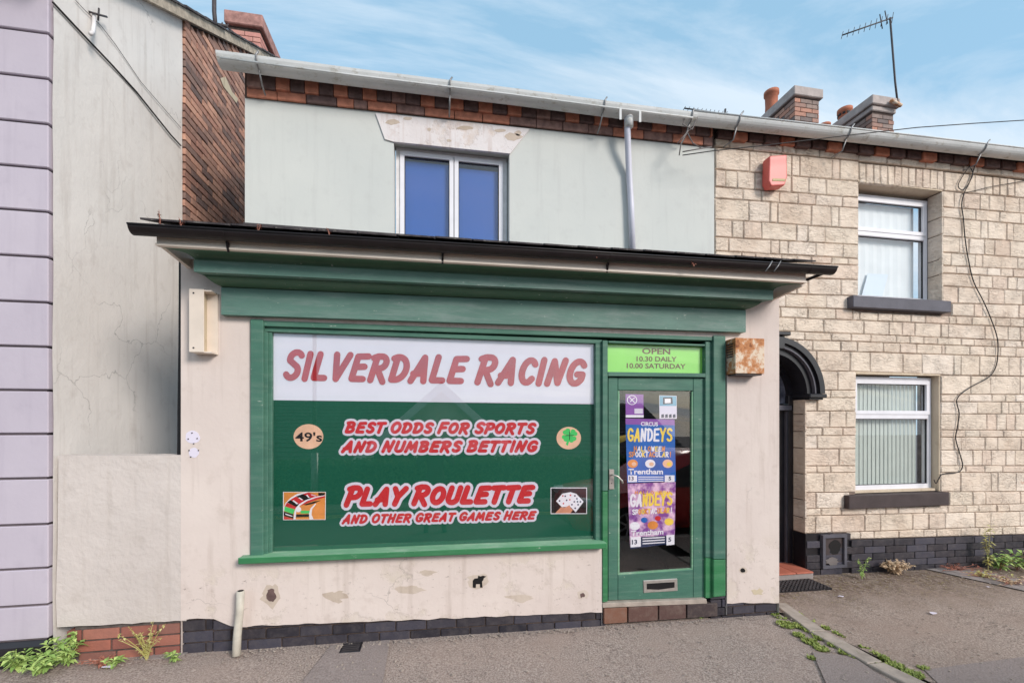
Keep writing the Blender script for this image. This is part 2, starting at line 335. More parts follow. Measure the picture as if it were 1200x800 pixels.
MAT['road'] = asphalt('road_asphalt', srgb(80, 76, 78), srgb(110, 104, 104), srgb(100, 94, 92))
MAT['soil'] = asphalt('mossy_soil', srgb(84, 66, 52), srgb(120, 98, 78), srgb(96, 72, 56))
MAT['kerb'] = plain('concrete_edging', srgb(184, 169, 156), .9, var=.18, scale=10, bump=.006)
MAT['concrete'] = plain('grey_concrete', srgb(158, 147, 143), .9, var=.15, scale=6, bump=.006)
MAT['yellow_line'] = plain('yellow_road_paint', srgb(210, 180, 70), .8, var=.15)
def leafmat(name, c, c2):
    q = M_(name, .6, .3); q.base(q.mix(q.g.outputs['Random Per Island'], c, c2)); return q.m
MAT['leaf'] = leafmat('fresh_green_leaf', srgb(120, 158, 66), srgb(186, 208, 108))
MAT['leaf_dark'] = leafmat('hedge_leaf', srgb(48, 78, 36), srgb(84, 118, 50))
MAT['leaf_dry'] = leafmat('dry_straw_stem', srgb(190, 156, 120), srgb(222, 196, 160))
MAT['leaf_red'] = leafmat('reddish_dead_leaf', srgb(150, 84, 62), srgb(190, 130, 110))
MAT['leaf_yellow'] = leafmat('yellow_green_stem', srgb(170, 160, 70), srgb(206, 200, 130))
MAT['moss'] = leafmat('moss', srgb(110, 130, 48), srgb(170, 180, 80))
def glassmat(name, tint=(1, 1, 1, 1), refl=1.0, rough=.0):
    m = bpy.data.materials.new(name); m.use_nodes = True; t = m.node_tree; t.nodes.clear()
    o = t.nodes.new('ShaderNodeOutputMaterial'); a = t.nodes.new('ShaderNodeBsdfTransparent'); a.inputs[0].default_value = tint
    b = t.nodes.new('ShaderNodeBsdfGlossy'); b.inputs['Roughness'].default_value = rough; b.inputs[0].default_value = (1, 1, 1, 1)
    fr = t.nodes.new('ShaderNodeFresnel'); bf = t.nodes.new('ShaderNodeNewGeometry'); mr = t.nodes.new('ShaderNodeMapRange'); mr.inputs[3].default_value = 1.52; mr.inputs[4].default_value = 1 / 1.52; t.links.new(bf.outputs['Backfacing'], mr.inputs[0]); t.links.new(mr.outputs[0], fr.inputs[0])
    mu = t.nodes.new('ShaderNodeMath'); mu.operation = 'MULTIPLY'; mu.inputs[1].default_value = refl
    mxs = t.nodes.new('ShaderNodeMixShader'); t.links.new(fr.outputs[0], mu.inputs[0]); t.links.new(mu.outputs[0], mxs.inputs[0])
    t.links.new(a.outputs[0], mxs.inputs[1]); t.links.new(b.outputs[0], mxs.inputs[2]); t.links.new(mxs.outputs[0], o.inputs[0]); return m
MAT['glass'] = glassmat('window_glass', refl=1.0); MAT['glass_shop'] = glassmat('shop_glass', refl=1.7); MAT['glass_up'] = glassmat('upstairs_glass', (.97, .98, 1, 1), 1.3)
MAT['glass_door'] = glassmat('door_glass', (1, 1, 1, 1), 1.6)
MAT['panel_green'] = plain('green_window_panel', srgb(0, 92, 68), .5, .2, var=.04, scale=1)
MAT['panel_white'] = plain('white_window_panel', srgb(216, 214, 226), .5, .2, var=.02)
MAT['panel_lime'] = plain('lime_sign_panel', srgb(140, 226, 72), .4, .3, var=.06, scale=3)
MAT['ink_red'] = plain('red_vinyl', srgb(214, 34, 44), .5, var=.06, scale=10)
MAT['ink_title'] = plain('faded_red_vinyl', srgb(184, 28, 40), .5, var=.1, scale=7)
MAT['ink_halo'] = plain('pale_vinyl', srgb(222, 214, 230), .5, var=.02)
MAT['ink_brown'] = plain('brown_vinyl', srgb(112, 78, 40), .5, var=.02)
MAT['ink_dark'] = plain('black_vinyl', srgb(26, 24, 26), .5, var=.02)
MAT['ink_white'] = plain('white_vinyl', srgb(236, 232, 240), .5, var=.02)
MAT['ink_peach'] = plain('peach_vinyl', srgb(248, 196, 160), .5, var=.1, scale=8)
MAT['ink_green'] = plain('clover_green_vinyl', srgb(30, 205, 90), .5, var=.03)
MAT['ink_orange'] = plain('orange_print', srgb(240, 150, 50), .5, var=.12, scale=14)
MAT['ink_yellow'] = plain('yellow_print', srgb(250, 214, 50), .5, var=.06)
MAT['ink_blue'] = plain('blue_print', srgb(24, 112, 205), .5, var=.15, scale=6)
MAT['ink_navy'] = plain('navy_print', srgb(30, 44, 84), .5, var=.05)
MAT['ink_purple'] = plain('purple_print', srgb(150, 84, 180), .5, var=.06)
MAT['ink_cyan'] = plain('pale_blue_print', srgb(100, 172, 206), .5, var=.06)
MAT['ink_magenta'] = None
q = M_('magenta_starburst_print', .5, .3); q.base(q.mix(q.ramp(q.noise(16, 4), .38, .62), srgb(140, 76, 160), srgb(236, 196, 222))); MAT['ink_magenta'] = q.m
MAT['skin_print'] = plain('hand_print', srgb(222, 150, 116), .5, var=.08, scale=30)
MAT['dark_room'] = plain('dim_interior', srgb(70, 56, 48), .9, var=.3, scale=3)
MAT['blind'] = plain('pale_vertical_blind', srgb(196, 206, 208), .8, var=.04)
MAT['blind_green'] = plain('sage_vertical_blind', srgb(186, 196, 188), .8, var=.05)
MAT['net'] = plain('net_curtain', srgb(226, 232, 234), .9, var=.03)
MAT['paper'] = plain('pale_blue_paper', srgb(214, 228, 240), .7, var=.02)
MAT['interior'] = plain('room_wall', srgb(90, 88, 84), .9)
MAT['cable'] = plain('black_cable', srgb(44, 40, 42), .6)
MAT['cable_grey'] = plain('grey_cable', srgb(120, 112, 110), .6)
MAT['red_car'] = plain('red_car_paint', srgb(190, 20, 24), .18, .6, var=.02)
MAT['chrome'] = plain('silver_alloy', srgb(190, 190, 194), .3, .5, .7, var=.02)
MAT['rubber'] = plain('black_rubber', srgb(34, 34, 36), .8, var=.05)
MAT['brass'] = plain('worn_silver_handle', srgb(200, 192, 184), .35, .5, .6, var=.1, scale=20)

MAT['cap_red'] = plain('pink_brick_cap', srgb(196, 144, 134), .9, var=.25, scale=12, bump=.01)
q = M_('cloudy_dark_fanlight', .3, .4); q.base(q.mix(q.ramp(q.noise(7, 5), .4, .65), srgb(60, 60, 72), srgb(120, 120, 134))); MAT['fan'] = q.m
MAT['bare'] = plaster('bare_sandy_render', srgb(190, 172, 154), srgb(204, 188, 174), srgb(150, 128, 112), bumpd=.01, cracks=False)
MAT['leaf_core'] = plain('hedge_inside', srgb(36, 52, 30), .9)
MAT['cloth_dark'] = plain('dark_clothes', srgb(48, 52, 60), .9); MAT['skin'] = plain('skin', srgb(206, 160, 138), .6)
# ---------------------------------------------------------------- bricks
def unit_brick():
    bm = NB(); bmesh.ops.create_cube(bm, size=1); bmesh.ops.bevel(bm, geom=bm.edges[:], offset=.035, segments=1, affect='EDGES')
    me = bpy.data.meshes.new('brick'); bm.to_mesh(me); bm.free(); return me
_bm = {}
def piece(name, c, u, v, n, m, parent):     # a brick-like piece: centre, half-less extent vectors
    key = (name, m.name)
    if key not in _bm:
        me = unit_brick(); me.name = name; me.materials.append(m); _bm[key] = me
    o = bpy.data.objects.new(name, _bm[key]); col.objects.link(o)
    mw = Matrix(((u.x, v.x, n.x, c.x), (u.y, v.y, n.y, c.y), (u.z, v.z, n.z, c.z), (0, 0, 0, 1)))
    if parent is not None:
        o.parent = parent; o.matrix_parent_inverse = Matrix.Translation(-WL[parent.name])
    o.matrix_basis = mw; return o
# ---------------------------------------------------------------- brush lettering: strokes laid on a plane
def arc(cx, cy, rx, ry, a0, a1, n=9):
    return [(cx + rx * math.cos(R(a0 + (a1 - a0) * i / n)), cy + ry * math.sin(R(a0 + (a1 - a0) * i / n))) for i in range(n + 1)]
G_ = {
 'I': (.16, [[(.08, 0), (.08, 1)]]),
 'L': (.48, [[(.10, 1), (.05, .05), (.44, .05)]]),
 'V': (.55, [[(.04, 1), (.20, .02), (.54, 1)]]),
 'E': (.50, [[(.48, .96), (.10, .94), (.04, .04), (.46, .04)], [(.08, .52), (.42, .54)]]),
 'F': (.48, [[(.48, .96), (.10, .94), (.04, 0)], [(.08, .50), (.40, .52)]]),
 'R': (.56, [[(.12, .90), (.05, 0)], [(.00, .90), (.16, .97)] + arc(.30, .73, .20, .24, 80, -80) + [(.16, .46)], [(.22, .46), (.52, -.06)]]),
 'P': (.50, [[(.12, .90), (.05, 0)], [(.00, .90), (.16, .97)] + arc(.30, .70, .20, .27, 80, -90) + [(.14, .42)]]),
 'D': (.58, [[(.12, .90), (.07, .04)], [(.00, .90), (.14, .96)] + arc(.20, .50, .34, .46, 85, -85) + [(.07, .04)]]),
 'B': (.54, [[(.10, .92), (.06, .04)], [(.00, .92), (.14, .97)] + arc(.24, .76, .20, .21, 85, -90) + [(.12, .53)], [(.2, .54)] + arc(.24, .28, .24, .25, 85, -90) + [(.06, .04)]]),
 'A': (.56, [[(.02, 0), (.36, .97)], [(.36, .97), (.50, 0)], [(.06, .30), (.46, .32)]]),
 'S': (.48, [arc(.28, .74, .20, .23, 30, 200) + arc(.24, .27, .20, .24, 70, -150)]),
 'C': (.50, [arc(.30, .5, .24, .47, 40, 320, 14)]),
 'G': (.56, [arc(.30, .5, .26, .47, 40, 325, 14) + [(.52, .42), (.32, .42)]]),
 'O': (.58, [arc(.29, .5, .25, .46, 0, 360, 18)]),
 'U': (.54, [[(.08, 1)] + arc(.27, .3, .22, .27, 180, 345) + [(.50, 1)]]),
 'N': (.56, [[(.04, 0), (.12, .96)], [(.12, .96), (.42, .04)], [(.42, .04), (.52, 1)]]),
 'M': (.70, [[(.02, 0), (.14, .96)], [(.14, .96), (.33, .25)], [(.33, .25), (.56, .96)], [(.56, .96), (.64, 0)]]),
 'H': (.54, [[(.08, 1), (.04, 0)], [(.48, 1), (.44, 0)], [(.08, .5), (.46, .52)]]),
 'T': (.50, [[(.00, .95), (.50, .97)], [(.25, .95), (.22, 0)]]),
 'Y': (.54, [[(.02, 1), (.26, .46)], [(.54, 1), (.26, .46), (.20, 0)]]),
 'K': (.52, [[(.06, 1), (.06, 0)], [(.48, 1), (.10, .48), (.50, 0)]]),
 'W': (.76, [[(.02, 1), (.18, .04), (.38, .8), (.56, .04), (.74, 1)]]),
 '!': (.14, [[(.07, 1), (.07, .35)], [(.07, .08), (.07, .02)]]),
 '0': (.52, [arc(.26, .5, .21, .46, 0, 360, 18)]), '1': (.3, [[(.04, .78), (.2, .97), (.2, 0)]]),
 '3': (.5, [arc(.24, .74, .2, .22, 150, -85) + arc(.24, .27, .22, .24, 85, -150)]),
 '4': (.52, [[(.38, 0), (.38, .97), (.02, .28), (.5, .28)]]),
 '5': (.5, [[(.44, .96), (.1, .96), (.07, .55)] + arc(.24, .32, .22, .28, 120, -140)]),
 '9': (.5, [arc(.25, .68, .2, .28, 0, 360, 16), [(.45, .68)] + arc(.22, .4, .23, .38, 10, -90)]),
 '.': (.14, [[(.07, .02), (.07, .06)]]), "'": (.14, [[(.08, 1), (.05, .75)]]),
 's': (.4, [arc(.22, .49, .14, .14, 40, 200) + arc(.2, .17, .14, .15, 70, -150)]),
}
def text_strokes(txt, x0, y0, x1, y1, h0, h1, gap=.16, space=.34, shear=.22, cap=1.0):
    """strokes in photo pixels: baseline from (x0,y0) to (x1,y1), letter height h0 -> h1; first letters of words larger by cap"""
    x = 0; out = []; first = True
    for ch in txt:
        if ch == ' ': x += space; first = True; continue
        wd, st = G_[ch]; k = cap if first else 1.0; first = False
        for s in st: out.append([(x + (a + shear * b) * k, b * k) for a, b in s])
        x += wd * k + gap
    W = x - gap + shear; res = []
    for s in out:
        q = []
        for a, b in s:
            t = a / W; q.append((x0 + (x1 - x0) * t, y0 + (y1 - y0) * t - (h0 + (h1 - h0) * t) * b))
        res.append(q)
    return res
def stroke_mesh(strokes, wpx, D, name, m, parent=None, asp=1.0, n=10):
    bm = NB(); i = 0
    for s in strokes:
        for k, (a, b) in enumerate(s):
            i += 1; dd = D - (i % 41) * .00003
            bm.faces.new([bm.verts.new(P(a + asp * wpx / 2 * math.cos(2 * math.pi * j / n), b + wpx / 2 * math.sin(2 * math.pi * j / n), dd)) for j in range(n)])
            if k + 1 < len(s):
                c, d = s[k + 1]; dx_, dy_ = c - a, d - b; L = math.hypot(dx_, dy_)
                if L < 1e-4: continue
                i += 1; dd = D - (i % 41) * .00003; nx, ny = -dy_ / L * wpx / 2 * asp, dx_ / L * wpx / 2
                bm.faces.new([bm.verts.new(P(*p, dd)) for p in ((a + nx, b + ny), (c + nx, d + ny), (c - nx, d - ny), (a - nx, b - ny))])
    return link_bm(name, bm, m, parent, recalc=False)
def font_mesh(txt, x0, y0, x1, y1, h, D, name, m, parent=None, bold=.02, slant=0):
    c = bpy.data.curves.new('t', 'FONT'); c.body = txt; c.offset = bold; c.shear = slant; c.resolution_u = 3
    o = bpy.data.objects.new('t', c); me = bpy.data.meshes.new_from_object(o)
    xs = [v.co.x for v in me.vertices]; W = max(xs) - min(xs); X0 = min(xs)
    bm = NB(); bm.from_mesh(me)
    for v in bm.verts:
        t = (v.co.x - X0) / W; v.co = P(x0 + (x1 - x0) * t, y0 + (y1 - y0) * t - v.co.y / .72 * h, D)
    bpy.data.objects.remove(o); bpy.data.curves.remove(c); bpy.data.meshes.remove(me)
    return link_bm(name, bm, m, parent, recalc=False)
def flat(name, poly, D, m, parent=None, t=.0004):       # thin printed sheet
    return slab(name, poly, D, t, m, parent)
def ell(cx, cy, rx, ry, n=28): return [(cx + rx * math.cos(2 * math.pi * i / n), cy + ry * math.sin(2 * math.pi * i / n)) for i in range(n)]

# ================================================================ GROUND
def gsheet(name, pts, dz, m, kind='structure', sub=0, parent=None):
    bm = NB(); f = bm.faces.new([bm.verts.new((x, y, gz(x, y) + dz)) for x, y in pts])
    return tag(link_bm(name, bm, m, parent, recalc=False), kind=kind)
def gp(px, py): v = PG(px, py); return (v.x, v.y)
def ground_grid(name, x0, x1, y0, y1, dz, m, step=.08, amp=.004):
    bm = NB(); nx = int((x1 - x0) / step) + 1; ny = int((y1 - y0) / step) + 1; g = []
    for j in range(ny + 1):
        r = []
        for i in range(nx + 1):
            x = x0 + (x1 - x0) * i / nx; y = y0 + (y1 - y0) * j / ny
            r.append(bm.verts.new((x, y, gz(x, y) + dz + amp * noise.noise(Vector((x * 2, y * 2, 0))) + amp * .4 * noise.noise(Vector((x * 9, y * 9, 3))))))
        g.append(r)
    for j in range(ny):
        for i in range(nx): bm.faces.new((g[j][i], g[j][i + 1], g[j + 1][i + 1], g[j + 1][i]))
    return tag(link_bm(name, bm, m, smooth=True, recalc=False), kind='structure')
bm = NB(); bm.faces.new([bm.verts.new((x, y, gz(x) - .16 if abs(x) < 20 else gz(math.copysign(20, x)) - .16)) for x, y in ((-20, -60), (20, -60), (20, 60), (-20, 60))])
for sx in (-1, 1):
    q_ = gz(20 * sx) - .16
    bm.faces.new([bm.verts.new((x, y, q_)) for x, y in ((20 * sx, -60), (400 * sx, -60), (400 * sx, 60), (20 * sx, 60))])
tag(link_bm('ground', bm, MAT['road']), kind='structure')
def split_x(y):            # concrete edging between the two pavements
    a = gp(917, 716); b = gp(1092, 800); t = (y - a[1]) / (b[1] - a[1]); return a[0] + (b[0] - a[0]) * t
ground_grid('pavement', -8, 3.12, -2.55, .25, -.004, MAT['asphalt'], .09)
bm = NB(); rows = []
for j in range(40):
    y = -2.55 + (3.55) * j / 39; xa = max(split_x(y) if y < .0 else 3.05, 2.9); r = []
    for i in range(60):
        x = xa + (13 - xa) * (i / 59) ** 1.3; r.append(bm.verts.new((x, y, gz(x, y) + .001 + .004 * noise.noise(Vector((x * 3, y * 3, 5))))))
    rows.append(r)
for j in range(39):
    for i in range(59): bm.faces.new((rows[j][i], rows[j][i + 1], rows[j + 1][i + 1], rows[j + 1][i]))
tag(link_bm('pavement', bm, MAT['asphalt_far'], smooth=True), kind='structure')
# patch of smoother asphalt before the shop, strips by the house
def gpoly(name, pxs, dz, m): return gsheet(name, [gp(*p) for p in pxs], dz, m)
gpoly('asphalt_patch', [(388, 756), (457, 750), (444, 830), (330, 830)], .006, MAT['asphalt_patch'])
gpoly('asphalt_patch', [(952, 764), (1000, 770), (1060, 812), (985, 840)], .0072, MAT['asphalt_patch'])
gpoly('asphalt_patch', [(1083, 785), (1200, 770), (1300, 790), (1200, 840), (1110, 812)], .0072, MAT['asphalt_patch'])
gpoly('concrete_strip', [(1075, 665), (1108, 662), (1330, 705), (1330, 722)], .012, MAT['concrete'])
#gpoly('soil_strip', [(1104, 660), (1330, 652), (1330, 705), (1115, 664)], .008, MAT['soil'])
#gpoly('soil_strip', [(913, 676), (975, 664), (1060, 664), (1090, 672), (1140, 690), (1060, 695), (990, 690), (940, 690), (913, 694)], .0065, MAT['soil'])
# concrete edging pieces
es = thing('pavement_edging', (3.1, -.6, gz(3.1)), 'line of narrow concrete edging slabs dividing the two pavements', 'edging')
segs = [((906, 708), (921, 708), (967, 740), (949, 741)), ((950, 742), (968, 741), (1034, 777), (1016, 779)), ((1017, 780), (1035, 778), (1106, 812), (1085, 815)), ((1086, 816), (1107, 813), (1200, 862), (1175, 866))]
for s in segs:
    bm = NB(); pts = [Vector((*gp(*p), 0)) for p in s]
    for p in pts: p.z = gz(p.x) + .018
    a_prism(bm, pts, Vector((0, 0, -.06))); bevel(bm, .006); link_bm('edging_slab', bm, MAT['kerb'], es)
# pavement kerb and road markings behind the camera
kb = thing('kerb', (0, -2.7, -.1), 'row of concrete kerb stones along the road edge before the shop', 'kerb')
for i in range(18):
    x = -8 + i * .92; box('kerb_stone', x, x + .905, -2.72, -2.56, gz(x) - .2, gz(x) - .006, MAT['kerb'], kb, bev=.012)
for yy in (-2.95, -3.12, -5.25, -5.42): gsheet('yellow_line', [(-12, yy), (12, yy), (12, yy + .07), (-12, yy + .07)], -.154, MAT['yellow_line'])
bm = NB(); a_box(bm, -12, 12, -60, -5.7, -.55, -.03); tag(link_bm('far_verge', bm, MAT['asphalt_far']), kind='structure')

# ================================================================ BETTING SHOP
shop = thing('betting_shop', (.65, .3, gz(.6)), 'cream and green betting shop with wide sign window and lean-to front', 'shop')
XL, XR = -1.803, 3.100
# ---- rendered front wall (15 mm proud of the plinth), with its window and door opening
def zb(x):   # bottom edge of the render
    t = [(-1.85, .30), (-1.60, .30), (-1.47, .225), (1.40, .115), (2.4, .12), (3.12, .07)]
    for (a, b), (c, d) in zip(t, t[1:]):
        if a <= x <= c: return b + (d - b) * (x - a) / (c - a)
    return t[-1][1]
WX0, WX1 = P(308, 500, D0).x, P(705, 500, D0).x      # window hole
DX0, DX1 = P(706, 500, D0).x, P(851, 500, D0).x
bm = NB()
def wallcell(x0, x1, z0, z1, y0=-.012, y1=.20, wav=False, bm_=None):
    n = max(1, int((x1 - x0) / .05)) if wav else 1
    for i in range(n):
        a = x0 + (x1 - x0) * i / n; b = x0 + (x1 - x0) * (i + 1) / n
        za_ = zb(a) + .012 * noise.noise(Vector((a * 9, 0, 0))) if wav else z0; zb_ = zb(b) + .012 * noise.noise(Vector((b * 9, 0, 0))) if wav else z0
        v = [bm.verts.new(p) for p in ((a, y0, za_), (b, y0, zb_), (b, y0, z1), (a, y0, z1))]
        bm.faces.new(v)
        if wav:
            q1 = [bm.verts.new(p) for p in ((a, y0 + .03, za_), (b, y0 + .03, zb_))]; bm.faces.new((v[0], q1[0], q1[1], v[1]))
SILLZ = .70
wallcell(XL, WX0, 0, 2.9, wav=True); wallcell(WX0, WX1, 0, SILLZ, wav=True); wallcell(DX1, XR, 0, 2.9, wav=True)
wallcell(WX0, DX1, 2.45, 2.9)
# sides and jambs of the front wall
for x in (XL, XR):
    bm.faces.new([bm.verts.new(p) for p in ((x, -.012, -.1), (x, .88, -.1), (x, .88, 3.3), (x, -.012, 2.9))])
bm.faces.new([bm.verts.new(p) for p in ((DX1, -.012, 0), (DX1, .25, 0), (DX1, .25, 2.9), (DX1, -.012, 2.9))])
bm.faces.new([bm.verts.new(p) for p in ((WX1, -.012, 0), (WX1, .25, 0), (WX1, .25, SILLZ), (WX1, -.012, SILLZ))])
link_bm('front_wall', bm, MAT['cream_plaster'], shop, recalc=False)
box('core_wall', XL + .02, WX1 - .02, .015, .2, -.2, SILLZ - .02, MAT['dark_mortar'], shop)
box('core_wall', DX1 + .02, XR - .02, .015, .2, -.2, 2.85, MAT['dark_mortar'], shop)
box('core_wall', XL + .02, WX0 - .02, .015, .2, SILLZ, 2.85, MAT['dark_mortar'], shop)
# plinth bricks
def course(x0, x1, z0, z1, y, m, parent, length=.225, off=0, tilt=0, dep=.1):
    x = x0 - off
    while x < x1:
        a, b = max(x, x0), min(x + length - .01, x1)
        if b - a > .02:
            c = Vector(((a + b) / 2, y + dep / 2 + rnd.uniform(-.002, .002), (z0 + z1) / 2 + tilt * (a + b) / 2))
            piece('brick', c, Vector((b - a, 0, tilt * (b - a))), Vector((0, 0, z1 - z0 - .01)), Vector((0, dep, 0)), m, parent)
        x += length
for k in range(5):
    course(-1.60, 1.43, -.16 + k * .08, -.16 + (k + 1) * .08, .004, MAT['black_brick'], shop, off=(.11 if k % 2 else 0), tilt=-.024, length=.235)
    course(2.42, 3.10, -.13 + k * .075 - .03, -.13 + (k + 1) * .075 - .03, .004, MAT['black_brick'], shop, off=(.11 if k % 2 else 0), tilt=0)
for k in range(5): course(-1.80, -1.605, -.05 + k * .085, .035 + k * .085, .004, MAT['black_brick'], shop, off=.07 * (k % 2))
# door step: cream threshold strip and brown tiles
slab('threshold', [(706, 706.5), (828, 701.5), (829, 707), (706, 712)], D0 - .02, .2, MAT['kerb'], shop, bev=.004)
for a, b in ((708, 735), (736.5, 771), (772.5, 804), (805.5, 841)):
    slab('step_tile', [(a, 712.6 - (a - 708) * .045), (b, 712.6 - (b - 708) * .045), (b, 731 - (b - 708) * .07), (a, 731 - (a - 708) * .07)], D0 - .015, .12, MAT['brown_tile'], shop, bev=.004)
# ---- cornice profile lofted along the front, ends cut back as on the real one
def loft(name, prof, m, parent, til=.006):
    bm = NB(); A = [bm.verts.new((xl, D - D0, z + til * xl)) for D, z, xl, xr in prof]; B = [bm.verts.new((xr, D - D0, z + til * xr)) for D, z, xl, xr in prof]
    n = len(prof)
    for i in range(n): bm.faces.new((A[i], B[i], B[(i + 1) % n], A[(i + 1) % n]))
    bm.faces.new(A); bm.faces.new(B[::-1]); return link_bm(name, bm, m, parent)
xa, xb = -1.757, 3.035
loft('eaves_board', [(3.14, 2.862, xa, xb), (3.14, 2.955, xa, xb), (3.165, 2.955, xa, xb), (3.165, 2.862, xa, xb)], MAT['cream_wood'], shop)
loft('eaves_bead', [(3.130, 2.862, xa - .004, xb + .004), (3.130, 2.876, xa - .004, xb + .004), (3.139, 2.876, xa - .004, xb + .004), (3.139, 2.862, xa - .004, xb + .004)], MAT['cream_wood'], shop)
cov = [(3.166, 2.862, xa + .02, xb - .02)]
for i in range(7):
    a = i / 6 * math.pi / 2; cov.append((3.17 + .12 * math.sin(a) * 1.0, 2.862 - .028 * (1 - math.cos(a)) + .012 * math.sin(2 * a), -1.74 + .13 * math.sin(a), 3.02 - .16 * math.sin(a)))
cov += [(3.34, 2.83, -1.60, 2.85), (3.34, 2.95, -1.60, 2.85), (3.166, 2.95, -1.74, 3.02)]
loft('cove_moulding', cov, MAT['green_dark'], shop)
loft('cornice_board', [(3.275, 2.751, -1.61, 2.845), (3.275, 2.831, -1.61, 2.845), (3.37, 2.829, -1.6, 2.82), (3.37, 2.751, -1.58, 2.80)], MAT['green'], shop)
cv2 = [(3.33, 2.749, -1.58, 2.79)]
for i in range(7):
    a = i / 6 * math.pi / 2; cv2.append((3.335 + .095 * (1 - math.cos(a)), 2.749 - .043 * math.sin(a), -1.575 + .06 * i / 6, 2.785 - .07 * i / 6))
cv2 += [(3.48, 2.702, -1.515, 2.715), (3.48, 2.749, -1.515, 2.715)]
loft('cove_moulding', cv2, MAT['green_dark'], shop)
loft('fascia_board', [(3.44, 2.505, -1.514, 2.712), (3.44, 2.70, -1.514, 2.712), (3.49, 2.70, -1.514, 2.712), (3.49, 2.505, -1.514, 2.712)], MAT['green'], shop)
# cream returns at both ends, running back to the wall
for s, x in ((0, -1.76), (1, 3.012)):
    bm = NB(); a_prism(bm, [(x, -.345, 2.862), (x, -.345, 2.955), (x, .85, 3.28), (x, .85, 3.10), (x, 0, 2.83)], Vector((.025, 0, 0))); link_bm('eaves_return', bm, MAT['cream_wood'], shop)
# ---- black half round gutter on brackets
def half_gutter(name, a, b, r, m, parent, n=10, th=.004, endcap=True):
    bm = NB(); a = Vector(a); b = Vector(b); t = (b - a).normalized(); side = Vector((0, 1, 0)); up = Vector((0, 0, 1)); R1, R2 = [], []
    for q, L in ((a, R1), (b, R2)):
        outer = [q + side * (-r * math.cos(math.pi * k / n)) - up * (r * math.sin(math.pi * k / n)) for k in range(n + 1)]
        inner = [q + side * (-(r - th) * math.cos(math.pi * k / n)) - up * ((r - th) * math.sin(math.pi * k / n)) for k in range(n, -1, -1)]
        L += [bm.verts.new(p) for p in outer + inner]
    N = len(R1)
    for i in range(N): bm.faces.new((R1[i], R2[i], R2[(i + 1) % N], R1[(i + 1) % N]))
    bm.faces.new(R1[::-1]); bm.faces.new(R2)
    return link_bm(name, bm, m, parent)
GD = 3.086
ga = (-1.86, GD - D0, 2.940); gb = (3.235, GD - D0, 2.990)
gut = half_gutter('gutter', ga, gb, .050, MAT['black_plastic'], shop)
tube('gutter_rim', [Vector(ga) + Vector((0, -.050, 0)), Vector(gb) + Vector((0, -.050, 0))], .0075, MAT['black_plastic'], gut, 8)
for px_, kk in ((258, 1), (517, 1), (715, 1), (899, 0), (910, 0), (950, 0)):
    g0 = P(px_, 290, 3.05); x = g0.x; zc = 2.940 + (x + 1.86) / 5.095 * .050
    bm = NB()
    pts = [(x, GD - D0 - .052 * math.cos(math.pi * k / 10), zc - .052 * math.sin(math.pi * k / 10)) for k in range(11)]
    n = len(pts); 
    for k in range(n - 1):
        a_prism(bm, [pts[k], pts[k + 1], (x, GD - D0 - .043 * math.cos(math.pi * (k + 1) / 10), zc - .043 * math.sin(math.pi * (k + 1) / 10)), (x, GD - D0 - .043 * math.cos(math.pi * k / 10), zc - .043 * math.sin(math.pi * k / 10))], Vector((.022, 0, 0)))
    if kk: a_prism(bm, [(x + .004, -.40, zc - .046), (x + .004, -.374, zc - .046), (x + .004, -.374, zc - .11)], Vector((.014, 0, 0)))
    link_bm('bracket', bm, MAT['black_plastic'], gut)
for px_ in (901, 911):      # pale wire ties round the gutter near its right end
    a = P(px_ - 4, 318, 2.985); b = P(px_ + 4, 306, 2.985); tube('wire_tie', [a, (a + b) / 2 + Vector((0, -.006, 0)), b], .004, MAT['steel'], gut, 6)
# lead and pipe running back under the right end
tube('overflow_pipe', [Vector(gb) + Vector((-.06, .02, -.03)), Vector((3.16, -.1, 2.95)), Vector((3.13, .3, 3.0))], .014, MAT['black_plastic'], shop)
# ---- lean-to slate roof
rf0, rf1 = (-1.80, 3.05), (3.06, 3.05)
Y0_, Z0_, Y1_, Z1_ = -.435, 2.988, .905, 3.50
bm = NB(); a_prism(bm, [(-1.80, Y0_ + .03, Z0_ - .03), (3.06, Y0_ + .03, Z0_ - .0), (3.06, Y1_, Z1_), (-1.80, Y1_, Z1_ - .03)], Vector((0, .0, -.04))); link_bm('roof_deck', bm, MAT['dark_metal'], shop)
sl_len = .30; nrow = 5
for rrow in range(nrow):
    t0 = rrow / nrow; t1 = min(1, (rrow + 1.25) / nrow); x = -1.82 - (.13 if rrow % 2 else 0)
    while x < 3.06:
        x0 = max(x, -1.82); x1 = min(x + .255, 3.075)
        if x1 - x0 > .04:
            ya, yb = Y0_ + (Y1_ - Y0_) * t0, Y0_ + (Y1_ - Y0_) * t1; zq = lambda t: Z0_ + (Z1_ - Z0_) * t + .0108 * ((x0 + x1) / 2)
            a = Vector(((x0 + x1) / 2, ya, zq(t0) + .020 + rnd.uniform(-.002, .003))); b = Vector(((x0 + x1) / 2, yb, zq(t1) + .004))
            u = Vector((x1 - x0, 0, 0)); v = b - a; nn = u.cross(v).normalized()
            piece('slate', (a + b) / 2, u, v, nn * .012, MAT['slate'], shop)
        x += .26
box('lead_flashing', -1.74, 3.06, .86, .898, 3.44, 3.56, MAT['dark_metal'], shop)
